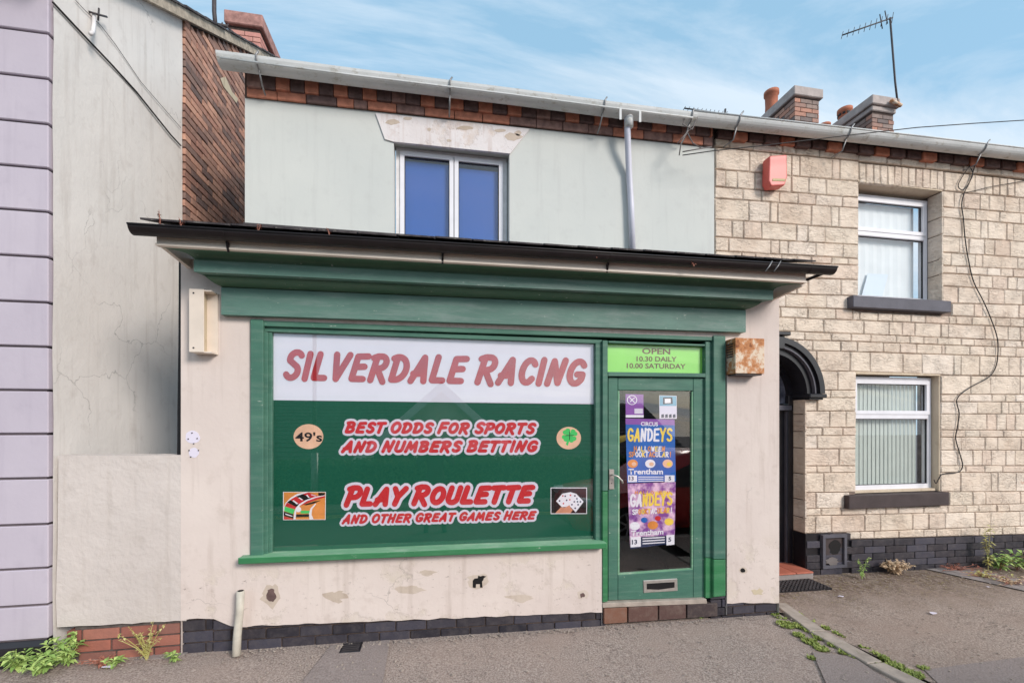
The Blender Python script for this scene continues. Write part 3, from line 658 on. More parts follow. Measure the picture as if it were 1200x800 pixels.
# ---- upper storey (its plane is 0.90 m behind the shop front)
DU = 4.41; YU = DU - D0
UX0, UX1 = P(287, 200, DU).x, P(837, 200, DU).x
def topz(px): return 0
uw = [P(461.5, 165, DU).x, P(597, 165, DU).x]
ztopL, ztopR = P(287, 112, DU).z, P(837, 172, DU).z
def uz(x): return ztopL + (ztopR - ztopL) * (x - UX0) / (UX1 - UX0)
wz = P(530, 171, DU).z
bm = NB()
for x0, x1, z0, z1 in ((UX0, uw[0], 3.3, None), (uw[1], UX1, 3.3, None), (uw[0], uw[1], wz, None)):
    pts = [(x0, YU, z0 if z1 is None else z0), (x1, YU, z0), (x1, YU, uz(x1) + .03), (x0, YU, uz(x0) + .03)]; a_prism(bm, pts, Vector((0, .18, 0)))
upw = link_bm('upper_wall', bm, MAT['grey_render'], shop)
box('side_wall', UX0 - .0, UX0 + .2, YU + .181, YU + 3.5, 3.0, 4.9, MAT['grey_render'], shop)
# lintel
slab('lintel', [(440, 132.5), (621, 151), (598, 180), (461, 166), (451, 163)], DU - .014, .03, MAT['lintel'], shop)
for k_, (x, y, rx, ry) in enumerate(((460, 143, 8, 3), (478, 139, 5, 2), (503, 152, 2.5, 2), (526, 165, 3, 1.6), (545, 150, 9, 2.2), (600, 160, 11, 4.5), (586, 153, 7, 2), (607, 156, 4, 3))):
    slab('paint_loss', [(x + rx * math.cos(t * .45) * (1 + .5 * noise.noise(Vector((t * .6, k_ * 3.1, 0)))), y + ry * math.sin(t * .45) * (1 + .6 * noise.noise(Vector((t * .6, k_ * 3.1, 7))))) for t in range(14)], DU - .0155, .002, MAT['bare'], shop)
box('window_soffit', uw[0] + .001, uw[1] - .001, YU + .012, YU + .17, wz + .001, wz + .03, MAT['soffit_cream'], shop)
# upper window
uwin = thing('window', P(530, 250, DU + .12), None, None); attach(uwin, shop); del_ = None
ux0, ux1 = uw[0] + .012, uw[1] - .012; yf = YU + .11
um = (P(532, 200, DU + .11).x)
fz1 = wz - .005; fz0 = 3.40
def frame(name, x0, x1, z0, z1, y, t, wdt, m, parent):
    bm = NB(); a_box(bm, x0, x1, y, y + t, z1 - wdt, z1); a_box(bm, x0, x1, y, y + t, z0, z0 + wdt)
    a_box(bm, x0, x0 + wdt, y + .0015, y + t - .001, z0 + wdt, z1 - wdt); a_box(bm, x1 - wdt, x1, y + .0015, y + t - .001, z0 + wdt, z1 - wdt)
    return link_bm(name, bm, m, parent)
frame('frame', ux0, ux1, fz0, fz1, yf, .07, .045, MAT['white_old'], uwin)
for a, b in ((ux0 + .04, um - .004), (um + .004, ux1 - .04)):
    frame('sash', a, b, fz0 + .03, fz1 - .038, yf - .014, .06, .042, MAT['white_upvc'], uwin)
    frame('seal', a + .0425, b - .0425, fz0 + .06, fz1 - .081, yf + .004, .03, .007, MAT['seal'], uwin)
    box('pane', a + .045, b - .045, yf + .008, yf + .012, fz0 + .06, fz1 - .085, MAT['glass_up'], uwin)
    box('blind', a + .03, b - .03, yf + .05, yf + .055, fz0 + .02, fz1 - .10 - (.02 if a > um else 0), MAT['blue_film'], uwin)
box('window_back', ux0, ux1, YU + .2, YU + .22, fz0, fz1, MAT['interior'], uwin)
# eaves brick courses above the upper wall
def px_course(x0, x1, y0f, y1f, lens, mats, D, parent, dep=.12, jit=.003):
    x = x0; i = 0
    while x < x1:
        L = lens[i % len(lens)]; b = min(x + L, x1)
        p = [P(x, y1f(x), D), P(b - .8, y1f(b), D), P(b - .8, y0f(b), D), P(x, y0f(x), D)]
        dz_ = Vector((0, rnd.uniform(-jit, jit), 0)); bm = NB(); a_prism(bm, [q + dz_ for q in p], Vector((0, dep, 0))); bevel(bm, .004)
        link_bm('brick', bm, MAT[mats(i)], parent); x = b; i += 1
yl1 = lambda x: 113 + (x - 287) * (171.5 - 113) / 550
yl0 = lambda x: yl1(x) - 11.8 + (x - 287) * .0015
yl_1 = lambda x: yl0(x) - 12 + (x - 287) * .002
seqA = ['orange_brick', 'mid_brick', 'mid_brick', 'orange_brick', 'mid_brick', 'orange_brick', 'mid_brick', 'orange_brick', 'mid_brick', 'orange_brick', 'dark_brick', 'orange_brick', 'mid_brick']
px_course(289, 836, lambda x: yl0(x), lambda x: yl1(x) - .8, [36, 34, 36, 20, 16, 34, 33, 35, 33, 32, 31, 31, 30, 29], lambda i: seqA[(i * 5 + i // 3) % len(seqA)], DU - .03, shop)
px_course(289, 836, lambda x: yl_1(x) - 3, lambda x: yl0(x) - .8, [17], lambda i: 'dark_brick' if i % 2 else ('orange_brick' if i % 5 else 'mid_brick'), DU - .06, shop)
bm = NB(); a_prism(bm, [P(287, 114, DU - .01), P(837, 173, DU - .01), P(837, 140, DU - .01), P(287, 76, DU - .01)], Vector((0, .2, 0))); link_bm('eaves_backing', bm, MAT['dark_mortar'], shop)
# upper main roof
bm = NB(); a_prism(bm, [P(262, 69, 4.24) + Vector((0, 0, .02)), P(842, 140, 4.24) + Vector((0, 0, .02)), Vector((3.09, 4.2, 7.05)), Vector((-1.85, 4.2, 7.05))], Vector((0, .02, -.05))); link_bm('main_roof', bm, MAT['slate'], shop)
# ---- white upper gutter and downpipe
DG = 4.24
def grey_gutter(pts, parent, r=.068):
    bm = NB(); n = 12; rings = []
    for p in pts:
        o_ = [p + Vector((0, -r * math.cos(math.pi * k / n), -r * math.sin(math.pi * k / n) * 1.0)) for k in range(n + 1)]
        i_ = [p + Vector((0, -(r - .007) * math.cos(math.pi * k / n), -(r - .007) * math.sin(math.pi * k / n))) for k in range(n, -1, -1)]
        rings.append([bm.verts.new(q) for q in o_ + i_])
    N = len(rings[0])
    for A, B in zip(rings, rings[1:]):
        for i in range(N): bm.faces.new((A[i], B[i], B[(i + 1) % N], A[(i + 1) % N]))
    bm.faces.new(rings[0]); bm.faces.new(rings[-1])
    return link_bm('gutter', bm, MAT['gutter_grey'], parent, smooth=False)
gg = grey_gutter([P(258, 68, DG), P(420, 89, DG), P(600, 111, DG), P(729, 128, DG), P(812, 138, DG)], shop, .086)
tube('gutter_rim', [P(258, 68, DG - .086), P(420, 89, DG - .086), P(600, 111, DG - .086), P(729, 128, DG - .086), P(812, 138, DG - .086)], .009, MAT['gutter_grey'], gg)
for px_, py_ in ((305, 74), (527, 103), (705, 125), (806, 138)):
    bm = NB(); c = P(px_, py_, DG)
    pts = [c + Vector((0, -.094 * math.cos(math.pi * k / 10), -.094 * math.sin(math.pi * k / 10))) for k in range(11)]
    a_tube(bm, [c + Vector((.02, -.094, .03))] + pts[:6], .008, 6); a_tube(bm, [pts[4], c + Vector((0, .05, -.17)), c + Vector((.0, .12, -.2))], .008, 6)
    link_bm('bracket', bm, MAT['steel'], gg, smooth=True)
tube('outlet', [P(737, 136, DG), P(737, 149, DG)], .044, MAT['gutter_grey'], gg, 16)
for a_, b_ in ((726, 130), (749, 133)): slab('joint_clip', [(a_, b_ - 3), (a_ + 2.5, b_ - 3), (a_ + 2.5, b_ + 10), (a_, b_ + 10)], DG - .096, .006, MAT['gutter_grey'], gg)
dp = tube('downpipe', [P(735, 137, DG), P(735.5, 160, DG + .03), P(737, 200, DU - .05), P(739.5, 240, DU - .05), P(741.5, 300, DU - .05)], .032, MAT['pipe_white'], shop, 16)
# broken bracket and loose wires by the pipe
brk = NB()
for pts in ([(818, 136), (812, 150), (806, 154)], [(812, 152), (800, 146), (803, 136)], [(806, 153), (798, 168), (796, 182)], [(807, 153), (794, 168)], [(805, 155), (812, 168), (822, 174), (834, 172)], [(828, 173), (800, 178)]):
    a_tube(brk, [P(a, b, DG - .06) for a, b in pts], .006, 6)
o = link_bm('loose_wire', brk, MAT['cable_grey'], None, smooth=True); tag(o, 'tangle of broken grey wires hanging from the upper gutter beside the downpipe', 'wire')
# ================================================================ SHOP WINDOW AND DOOR
win = thing('shop_window', P(505, 640, D0), None, None); attach(win, shop)
def fs(name, poly, D, t, m, parent=None, bev=.003, **k): return slab(name, poly, D, t, MAT[m], parent, bev, **k)
fs('side_post', [(293, 373.5), (308.3, 374.3), (308.3, 651), (293, 652)], 3.475, .12, 'green_frame', win, .005)
fs('frame', [(308.6, 388.5), (313.5, 388.7), (313.5, 649.6), (308.6, 650)], 3.50, .10, 'green_frame', win)
fs('frame', [(313.8, 388.6), (318.5, 389), (318.5, 647.5), (313.8, 648)], 3.525, .07, 'green_frame', win)
fs('head_frame', [(308.6, 375.4), (850, 395.0), (850, 399.5), (308.6, 382)], 3.49, .10, 'green_frame', win)
fs('head_frame', [(308.6, 382.5), (706, 398), (706, 402.5), (308.6, 388.3)], 3.515, .08, 'green_frame', win)
fs('mullion', [(698, 402), (706, 402.5), (706, 633), (698, 633)], 3.515, .08, 'green_frame', win)
fs('mullion', [(706.3, 398.5), (712.3, 398.8), (712.3, 575), (706.3, 575)], 3.49, .13, 'green_frame', win)
fs('mullion', [(706.3, 575.6), (712.3, 575.6), (712.3, 704.5), (706.3, 705.5)], 3.488, .132, 'green_bright', win)
# sill: sloping top, bright nosing
bm = NB(); a = P(279, 653.5, 3.425); b = P(711, 636, 3.425); a2 = P(279, 661, 3.425); b2 = P(711, 642.5, 3.425)
c = P(309, 646.0, 3.56); d = P(703, 630.5, 3.56)
c.x = P(290, 646, 3.5).x; d.x = b.x
a_prism(bm, [a, b, d, c], Vector((0, 0, -.02))); link_bm('sill_top', bm, MAT['green_sill'], win)
bm = NB(); a_prism(bm, [a + Vector((0, -.004, -.001)), b + Vector((0, -.004, -.001)), b2 + Vector((0, -.004, 0)), a2 + Vector((0, -.004, 0))], Vector((0, .09, 0))); bevel(bm, .005); link_bm('sill_nosing', bm, MAT['green_bright'], win)
slab('pane', [(314, 386), (702, 400), (702, 640), (314, 652)], 3.548, .002, MAT['glass_shop'], win)
box('window_back', WX0, WX1, .09, .11, .66, 2.5, MAT['dark_room'], win)

sign = thing('window_sign', P(505, 636, 3.557), 'large green and white betting window sign reading SILVERDALE RACING in red', 'sign')
flat('white_panel', [(314, 384), (702, 399), (702, 473.5), (314, 468.5)], 3.5585, MAT['panel_white'], sign)
flat('green_panel', [(314, 468.8), (702, 473.8), (702, 641), (314, 653)], 3.5585, MAT['panel_green'], sign)
stroke_mesh(text_strokes('SILVERDALE RACING', 332, 443.2, 688, 450.4, 29.5, 27.5, gap=.2, space=.34, cap=1.08), 7.6, 3.556, 'lettering', MAT['ink_title'], sign)
for txt, x0, y0, x1, y1, h0, h1, w_, hw in (
        ('BEST ODDS FOR SPORTS', 404.5, 506.2, 628, 507.4, 11, 11, 3.9, 9.4), ('AND NUMBERS BETTING', 401, 529, 631, 528.2, 11.2, 11.2, 4.0, 9.6),
        ('PLAY ROULETTE', 404.5, 591.5, 625, 587, 18.5, 17, 6.6, 13.2), ('AND OTHER GREAT GAMES HERE', 401.5, 612.8, 628, 607.2, 9, 8, 3.0, 8)):
    st = text_strokes(txt, x0, y0, x1, y1, h0, h1, gap=.2, space=.34, cap=1.12 if 'PLAY' in txt else 1.06)
    stroke_mesh(st, hw, 3.5575, 'lettering_outline', MAT['ink_halo'], sign); stroke_mesh(st, w_, 3.5555, 'lettering', MAT['ink_red'], sign)
flat('number_disc', ell(361.5, 511.3, 17.5, 14.6), 3.557, MAT['ink_peach'], sign)
font_mesh("49's", 346, 516.5, 377.5, 517, 10.5, 3.5555, 'lettering', MAT['ink_dark'], sign, bold=.018)
flat('clover_disc', ell(666.5, 513, 14.4, 13.2), 3.557, MAT['ink_peach'], sign)
bm = NB(); k = 0
for a in (35, 125, 215, 305):
    for d in (-22, 22):
        k += 1; cx_, cy_ = 667.5 + 6.2 * math.cos(R(a + d * .75)) * 1.05, 510 - 5.9 * math.sin(R(a + d * .75))
        bm.faces.new([bm.verts.new(P(*p, 3.5565 - k * .00003)) for p in ell(cx_, cy_, 3.0, 2.7, 14)])
for p, q2 in (((667, 512), (664.5, 521)),):
    bm.faces.new([bm.verts.new(P(*v, 3.5561)) for v in ((666.5, 511), (668.5, 511), (665.5, 522), (663, 520.5))])
bm.faces.new([bm.verts.new(P(*p, 3.5560)) for p in ell(667.5, 510, 4.2, 3.8, 14)]); link_bm('clover', bm, MAT['ink_green'], sign, recalc=False)
stroke_mesh([[(667.5, 505.5), (667.5, 515)], [(662.5, 510), (672.5, 510)]], .8, 3.5557, 'clover_veins', MAT['ink_dark'], sign)
z3 = lambda pts: [(320 + x / 14.54, 560 + y / 14.54) for x, y in pts]
def pic(name, groups, parent, D=3.5568):
    for m, polys in groups:
        bm = NB()
        for pl in polys:
            pic.i += 1; bm.faces.new([bm.verts.new(P(x, y, D - pic.i * .00003)) for x, y in pl])
        link_bm(name, bm, MAT[m], parent, recalc=False)
pic.i = 0
pic('roulette_picture', [('ink_white', [z3([(170, 232), (900, 232), (895, 708), (170, 712)])]), ('ink_orange', [z3([(182, 240), (890, 240), (885, 700), (182, 704)])]),
    ('ink_white', [z3([(182, 500), (215, 420), (300, 330), (420, 262), (560, 240), (600, 240), (500, 275), (380, 330), (290, 400), (215, 500), (185, 560)])]),
    ('ink_green', [z3([(195, 480), (372, 530), (345, 612), (190, 560)]), z3([(470, 552), (625, 552), (615, 600), (470, 600)])]),
    ('ink_red', [z3([(235, 415), (400, 490), (372, 528), (200, 478)]), z3([(385, 312), (545, 385), (445, 445), (292, 368)]), z3([(600, 242), (770, 300), (660, 340), (505, 268)]), z3([(182, 650), (350, 690), (350, 700), (182, 700)]), z3([(470, 470), (640, 400), (800, 350), (885, 330), (885, 300), (720, 330), (560, 390)])]),
    ('ink_dark', [z3([(292, 370), (445, 445), (400, 490), (237, 412)]), z3([(505, 268), (660, 340), (545, 385), (388, 310)]), z3([(182, 565), (345, 612), (350, 688), (182, 645)]), z3([(770, 248), (885, 250), (880, 290), (770, 300)]), z3([(520, 450), (700, 395), (820, 375), (700, 430), (560, 462)]), z3([(392, 615), (620, 612), (630, 660), (392, 665)])]),
    ('ink_white', [z3([(345, 700), (365, 560), (430, 450), (560, 370), (730, 312), (885, 290), (885, 300), (740, 330), (580, 388), (455, 470), (395, 570), (385, 700)]), z3([(330, 385), (350, 372), (430, 430), (405, 445)]), z3([(560, 290), (585, 280), (625, 335), (600, 332)]), z3([(640, 280), (660, 275), (740, 300), (715, 305)]), z3([(430, 335), (450, 325), (510, 365), (490, 375)]), z3([(210, 600), (330, 640), (330, 655), (210, 620)]), z3([(620, 700), (612, 600), (640, 510), (720, 430), (735, 440), (665, 530), (655, 620), (690, 700)]), z3(ell(430, 530, 50, 48, 16))])], sign)
z4 = lambda pts: [(630 + x / 14.54, 560 + y / 14.54) for x, y in pts]
pic('cards_picture', [('ink_white', [z4([(222, 158), (842, 158), (842, 608), (222, 610)])]), ('ink_dark', [z4([(234, 172), (830, 172), (830, 596), (234, 598)])]),
    ('ink_white', [z4([(315, 390), (420, 262), (560, 236), (660, 265), (785, 400), (650, 580), (560, 490), (410, 490)])]),
    ('skin_print', [z4([(300, 597), (340, 550), (400, 490), (470, 500), (545, 455), (560, 500), (600, 540), (560, 597)])]),
    ('ink_red', [z4(ell(x, y, 14, 14, 8)) for x, y in ((560, 290), (550, 365), (440, 430), (430, 300))]),
    ('ink_navy', [z4(ell(x, y, 15, 15, 8)) for x, y in ((470, 305), (495, 375), (375, 385), (635, 300), (670, 350), (625, 400), (680, 400), (730, 400), (585, 450), (690, 450), (640, 510))])], sign)

# ---- door
door = thing('door', P(770, 703, 3.53), None, None); attach(door, shop)
fs('door_frame', [(713, 399), (826.5, 403.2), (826.5, 405.5), (713, 401.6)], 3.50, .1, 'green_frame', door)
fs('door_frame', [(712.6, 435.5), (827, 437.3), (827, 441.8), (712.6, 440.5)], 3.50, .1, 'green_frame', door)
fs('door_frame', [(826.8, 400), (836, 400.6), (836, 653), (826.8, 653)], 3.505, .1, 'green_frame', door)
fs('door_frame', [(826.8, 653.6), (836, 653.6), (836, 700), (826.8, 700.6)], 3.505, .1, 'green_bright', door)
fs('side_post', [(836.3, 393), (850.5, 393.6), (850.5, 655), (836.3, 655)], 3.475, .13, 'green_frame', door, .005)
fs('side_post', [(836.3, 655.6), (850.5, 655.6), (850.5, 698), (836.3, 699.6)], 3.475, .13, 'green_bright', door, .005)
lf = .045
fs('stile', [(712.8, 441.5), (724, 442), (724, 702.8), (712.8, 703.3)], 3.53, lf, 'green_frame', door, .004)
fs('stile', [(812.5, 442.5), (826.6, 443), (826.6, 699.6), (812.5, 700.2)], 3.53, lf, 'green_frame', door, .004)
fs('top_rail', [(724.2, 442), (812.3, 442.5), (812.3, 457.8), (724.2, 457)], 3.531, lf, 'green_frame', door, .004)
fs('bottom_rail', [(724.2, 673.5), (812.3, 667), (812.3, 700.2), (724.2, 702.8)], 3.531, lf, 'green_frame', door, .004)
for poly in ([(724.2, 457), (726, 458.5), (726, 671.5), (724.2, 673.5)], [(810.8, 459), (812.3, 458), (812.3, 667), (810.8, 665.8)], [(726, 671.5), (810.8, 665.8), (812.3, 667.2), (724.2, 673.8)]):
    slab('glazing_bead', poly, 3.536, .02, MAT['green_sill'], door)
slab('pane', [(723, 455), (813, 456), (813, 669), (723, 675)], 3.552, .002, MAT['glass_door'], door)
bx = fs('letterbox', [(754, 680), (794, 677.5), (794.5, 692), (754.5, 694.5)], 3.522, .02, 'brass', door, .004)
slab('letterbox_slot', [(758, 683.5), (790.5, 681.5), (790.5, 688), (772, 690.5), (758, 690)], 3.5205, .001, MAT['ink_dark'], bx)
hd = fs('handle', [(713.8, 549.5), (719.8, 549.7), (719.8, 573), (713.8, 573.2)], 3.518, .012, 'brass', door, .003)
tube('lever', [P(717, 556, 3.515), P(718, 556, 3.475), P(724, 558, 3.47), P(729, 563, 3.47), P(730, 566, 3.47)], .0075, MAT['brass'], hd)
tube('keyhole', [P(716.8, 566, 3.5175), P(716.8, 566.1, 3.516)], .005, MAT['ink_dark'], hd)
# lit room behind the door glass
rm = thing('shop_room', (2.0, 1.0, .1), None, None); attach(rm, shop)
bm = NB()
for f_ in ([(1.36, .06, .08), (2.6, .06, .08), (2.6, 2.6, .08), (1.36, 2.6, .08)], [(1.36, 2.6, .08), (2.6, 2.6, .08), (2.6, 2.6, 2.5), (1.36, 2.6, 2.5)], [(1.36, .06, .08), (1.36, 2.6, .08), (1.36, 2.6, 2.5), (1.36, .06, 2.5)], [(2.6, .06, .08), (2.6, 2.6, .08), (2.6, 2.6, 2.5), (2.6, .06, 2.5)], [(1.36, .06, 2.5), (2.6, .06, 2.5), (2.6, 2.6, 2.5), (1.36, 2.6, 2.5)]):
    bm.faces.new([bm.verts.new(p) for p in f_])
link_bm('room_lining', bm, MAT['dark_room'], rm, recalc=False)
box('shelf', 2.0, 2.58, 1.2, 2.5, 1.05, 1.09, MAT['brown_tile'], rm); box('shelf', 2.0, 2.58, 1.2, 2.5, 1.55, 1.58, MAT['brown_tile'], rm)
slab('yellow_board', [(722, 512), (766, 502), (770, 504), (766, 510), (745, 512), (722, 520)], 3.8, .02, MAT['ink_yellow'], rm)

osn = thing('opening_hours_sign', P(768, 436, 3.55), 'lime green sign above the door reading OPEN 10.30 DAILY', 'sign')
flat('sign_panel', [(711, 401), (828, 404), (828, 437.5), (711, 436.5)], 3.553, MAT['panel_lime'], osn)
font_mesh('OPEN', 752.5, 414.2, 785.5, 415, 6.6, 3.5515, 'lettering', MAT['ink_brown'], osn, bold=.025)
font_mesh('10.30 DAILY', 746, 423, 793, 423.6, 5.8, 3.5515, 'lettering', MAT['ink_brown'], osn, bold=.02)
font_mesh('10.00 SATURDAY', 734.5, 431, 803.5, 432, 5.8, 3.5515, 'lettering', MAT['ink_brown'], osn, bold=.02)
slab('pane', [(711, 400), (828, 403.5), (828, 438), (711, 437)], 3.549, .001, MAT['glass'], door)

# ---- posters inside the door glass
def poster(corners, label, gname):
    t = thing('poster', P(corners[3][0], corners[3][1], 3.56), label, 'poster'); return t
p1 = poster([(733, 490), (790.5, 491), (791.5, 564), (735, 566)], 'blue halloween circus poster behind the door glass, upper one of the two', 0)
DP = 3.558
flat('sheet', [(733, 490), (790.5, 491.5), (792, 563.5), (735, 565.5)], DP, MAT['ink_blue'], p1)
slab('sheet_edge', [(733, 490), (790.5, 491.5), (790.8, 498), (733.2, 497)], DP - .0003, .0002, MAT['ink_purple'], p1)
font_mesh('CIRCUS', 751, 498.5, 771, 499, 4.6, DP - .0012, 'lettering', MAT['ink_white'], p1, bold=.03)
def rainbow(txt, x0, x1, y, h, mats, parent, st=3.0, D=DP - .001, dyx=0, asp=.9):
    n = len(txt); stp = (x1 - x0) / n
    for i, ch in enumerate(txt):
        if ch == ' ': continue
        s = text_strokes(ch, x0 + i * stp, y + dyx * i, x0 + (i + 1) * stp - stp * .22, y + dyx * i, h, h, shear=0)
        stroke_mesh(s, st, D, 'lettering', MAT[mats[i % len(mats)]], parent, asp=asp)
rainbow('GANDEYS', 736, 789, 516.5, 14.5, ['ink_yellow', 'ink_yellow', 'ink_white', 'ink_white', 'ink_white', 'ink_yellow', 'ink_yellow'], p1, 2.6)
rainbow('HALLOWEEN', 743, 780, 528.2, 5.2, ['ink_orange', 'ink_white', 'ink_yellow', 'ink_white'], p1, 1.3)
rainbow('SPOOKTACULAR!', 737, 788, 535, 5.6, ['ink_orange', 'ink_orange', 'ink_white', 'ink_white', 'ink_yellow', 'ink_white'], p1, 1.3)
for x, m in ((741.5, 'ink_orange'), (762, 'ink_white'), (782.5, 'ink_peach')):
    flat('picture', ell(x, 543, 6, 5, 16), DP - .0008, MAT[m], p1)
    flat('picture', ell(x + 1.5, 543.5, 2.8, 2.4, 10), DP - .0014, MAT['ink_peach' if m != 'ink_peach' else 'ink_yellow'], p1)
font_mesh('Trentham', 736.5, 555.2, 777, 555.2, 6.2, DP - .0012, 'lettering', MAT['ink_white'], p1, bold=.03)
for x0, x1 in ((736, 746.5), (779, 790.5)): flat('price_box', [(x0, 556.6), (x1, 556.6), (x1, 564.4), (x0, 564.6)], DP - .0008, MAT['ink_white'], p1)
font_mesh('13', 737.5, 562.3, 742.6, 562.3, 4.4, DP - .0014, 'lettering', MAT['ink_navy'], p1, bold=.03)
font_mesh('5', 783.5, 562.3, 786.5, 562.3, 4.4, DP - .0014, 'lettering', MAT['ink_navy'], p1, bold=.03)
for y in (558, 560.4, 562.8): flat('small_print', [(748, y), (777.5, y), (777.5, y + 1), (748, y + 1)], DP - .0008, MAT['ink_white'], p1)
p2 = poster([(735, 566), (792, 564), (790.5, 636), (739, 643)], 'pink and purple halloween circus poster, lower of the two, its foot curling', 0)
DP2 = DP
bm = NB()
crn = [(735.5, 566.5), (791.8, 564.3), (790.6, 636), (738.5, 643)]
flat('sheet', crn, DP2, MAT['ink_magenta'], p2)
rainbow('GANDEYS', 739, 789, 593, 14, ['ink_white', 'ink_white', 'ink_yellow', 'ink_yellow', 'ink_yellow', 'ink_yellow', 'ink_yellow'], p2, 2.7, dyx=-.35)
rainbow('HALLOWEEN', 744, 786, 578.5, 3.2, ['ink_orange', 'ink_yellow'], p2, 1.0)
rainbow('SPOOKTACULAR!', 741, 789, 602.5, 5.6, ['ink_white', 'ink_white', 'ink_orange', 'ink_yellow', 'ink_orange', 'ink_yellow'], p2, 1.4, dyx=-.2)
for x, y, m, r_ in ((744, 616, 'ink_white', 6), (765, 615, 'ink_orange', 6.2), (784, 611, 'ink_yellow', 5.4), (755, 609, 'ink_blue', 4), (771, 607, 'ink_red', 3.6)):
    flat('picture', ell(x, y, r_, r_ * .8, 14), DP2 - .0008 - r_ * .00001, MAT[m], p2)
font_mesh('Trentham', 739.5, 627.6, 777.5, 625.4, 6.2, DP2 - .0014, 'lettering', MAT['ink_white'], p2, bold=.03)
flat('lower_panel', [(738.7, 629.5), (790.7, 626.5), (790.6, 636), (738.5, 643)], DP2 - .0005, MAT['ink_navy'], p2)
for x0, x1, yo in ((739, 751, 0), (781, 790.3, -2.3)): flat('price_box', [(x0, 629 + yo), (x1, 628.4 + yo), (x1, 640 + yo), (x0, 641 + yo)], DP2 - .0008, MAT['ink_white'], p2)
font_mesh('13', 740.5, 637.3, 746.6, 637, 5.2, DP2 - .0014, 'lettering', MAT['ink_navy'], p2, bold=.03)
font_mesh('5', 783.2, 634.3, 786.6, 634, 5, DP2 - .0014, 'lettering', MAT['ink_navy'], p2, bold=.03)
for y in (630, 633, 636): flat('small_print', [(753, y), (779, y - 1.6), (779, y - .3), (753, y + 1.3)], DP2 - .0008, MAT['ink_white'], p2)
nt1 = thing('notice', P(743, 489, DP), 'small purple no smoking style notice at the top left of the door glass', 'notice')
flat('sheet', [(733, 461.5), (754, 462), (754.3, 489), (733.3, 489)], DP, MAT['ink_purple'], nt1)
flat('sheet', [(733.3, 486), (754.3, 486), (754.3, 489), (733.3, 489)], DP - .0006, MAT['ink_white'], nt1)
flat('sheet', [(743.5, 478.5), (753.5, 478.5), (753.5, 484.5), (743.5, 484.5)], DP - .0006, MAT['ink_halo'], nt1)
stroke_mesh([[(740.7 + 5.6 * math.cos(R(a)), 468.5 + 5.4 * math.sin(R(a))) for a in range(0, 361, 24)], [(737, 464.6), (744.5, 472.4)], [(738.5, 470.5), (741.5, 467.5), (743.5, 466)]], .8, DP - .0008, 'symbol', MAT['ink_white'], nt1)
nt2 = thing('notice', P(782, 490, DP), 'small pale blue notice with a screen picture, top right of the door glass', 'notice')
flat('sheet', [(772.5, 463), (793, 463.5), (793.2, 490.5), (772.8, 490.5)], DP, MAT['ink_halo'], nt2)
flat('picture', [(773, 463.5), (792.6, 464), (792.8, 475.5), (773.1, 475.3)], DP - .0005, MAT['ink_cyan'], nt2)
flat('picture', [(777, 465.5), (788, 465.2), (788.4, 473), (777, 473.5)], DP - .0009, MAT['ink_navy'], nt2)
flat('picture', [(779, 467), (786, 466.8), (786, 472), (779, 472.3)], DP - .0013, MAT['ink_white'], nt2)
for x in (775, 779.5, 784, 788.5): flat('picture', [(x, 485.5), (x + 3, 485), (x + 3.2, 489), (x, 489.3)], DP - .0005, MAT['ink_navy'], nt2)

# ---- things on the front wall
rb = NB(); a_box(rb, 2.561, 2.845, 3.376 - D0, -.008, P(879, 437.5, 3.376).z, P(879, 396, 3.376).z); bevel(rb, .006, 2)
o = link_bm('security_light_box', rb, MAT['rust'], None); tag(o, 'rusty peeling metal box on the wall right of the green door', 'metal box')
for i in range(6):
    z = P(879, 402 + i * 3, 3.376).z; box('louvre', 2.552, 2.560, -.105, -.03, z - .008, z, MAT['dark_metal'], o)
box('flange', 2.575, 2.83, -.12, -.01, P(879, 437.5, 3.376).z - .012, P(879, 437.5, 3.376).z - .001, MAT['dark_metal'], o)
x0_, x1_ = P(221.5, 380, 3.40).x, P(239, 380, 3.40).x; zt, zbt = P(230, 338.5, 3.40).z, P(230, 412.5, 3.40).z
ch = thing('sign_bracket', (x0_, -.05, zbt), 'cream painted metal sign channel fixed to the wall left of the big window', 'bracket')
box('channel_face', x0_, x1_, -.112, -.104, zbt, zt, MAT['cream_wood'], ch, bev=.002)
box('channel_back', x0_, x1_ + .05, -.024, -.014, zbt - .003, zt - .002, MAT['cream_wood'], ch)
box('channel_side', x0_ + .001, x0_ + .008, -.103, -.025, zbt + .001, zt - .001, MAT['cream_wood'], ch)
box('channel_core', x1_ - .03, x1_ - .02, -.103, -.025, zbt + .012, zt - .012, MAT['soffit_cream'], ch)
for z in (zbt, zt - .01): box('channel_end', x0_ + .009, x1_ + .045, -.1035, -.0245, z - .002, z + .008, MAT['cream_wood'], ch)
for z in (zbt + .03, zt - .03): tube('screw', [(x0_ + .03, -.112, z), (x0_ + .03, -.115, z)], .006, MAT['dark_metal'], ch)
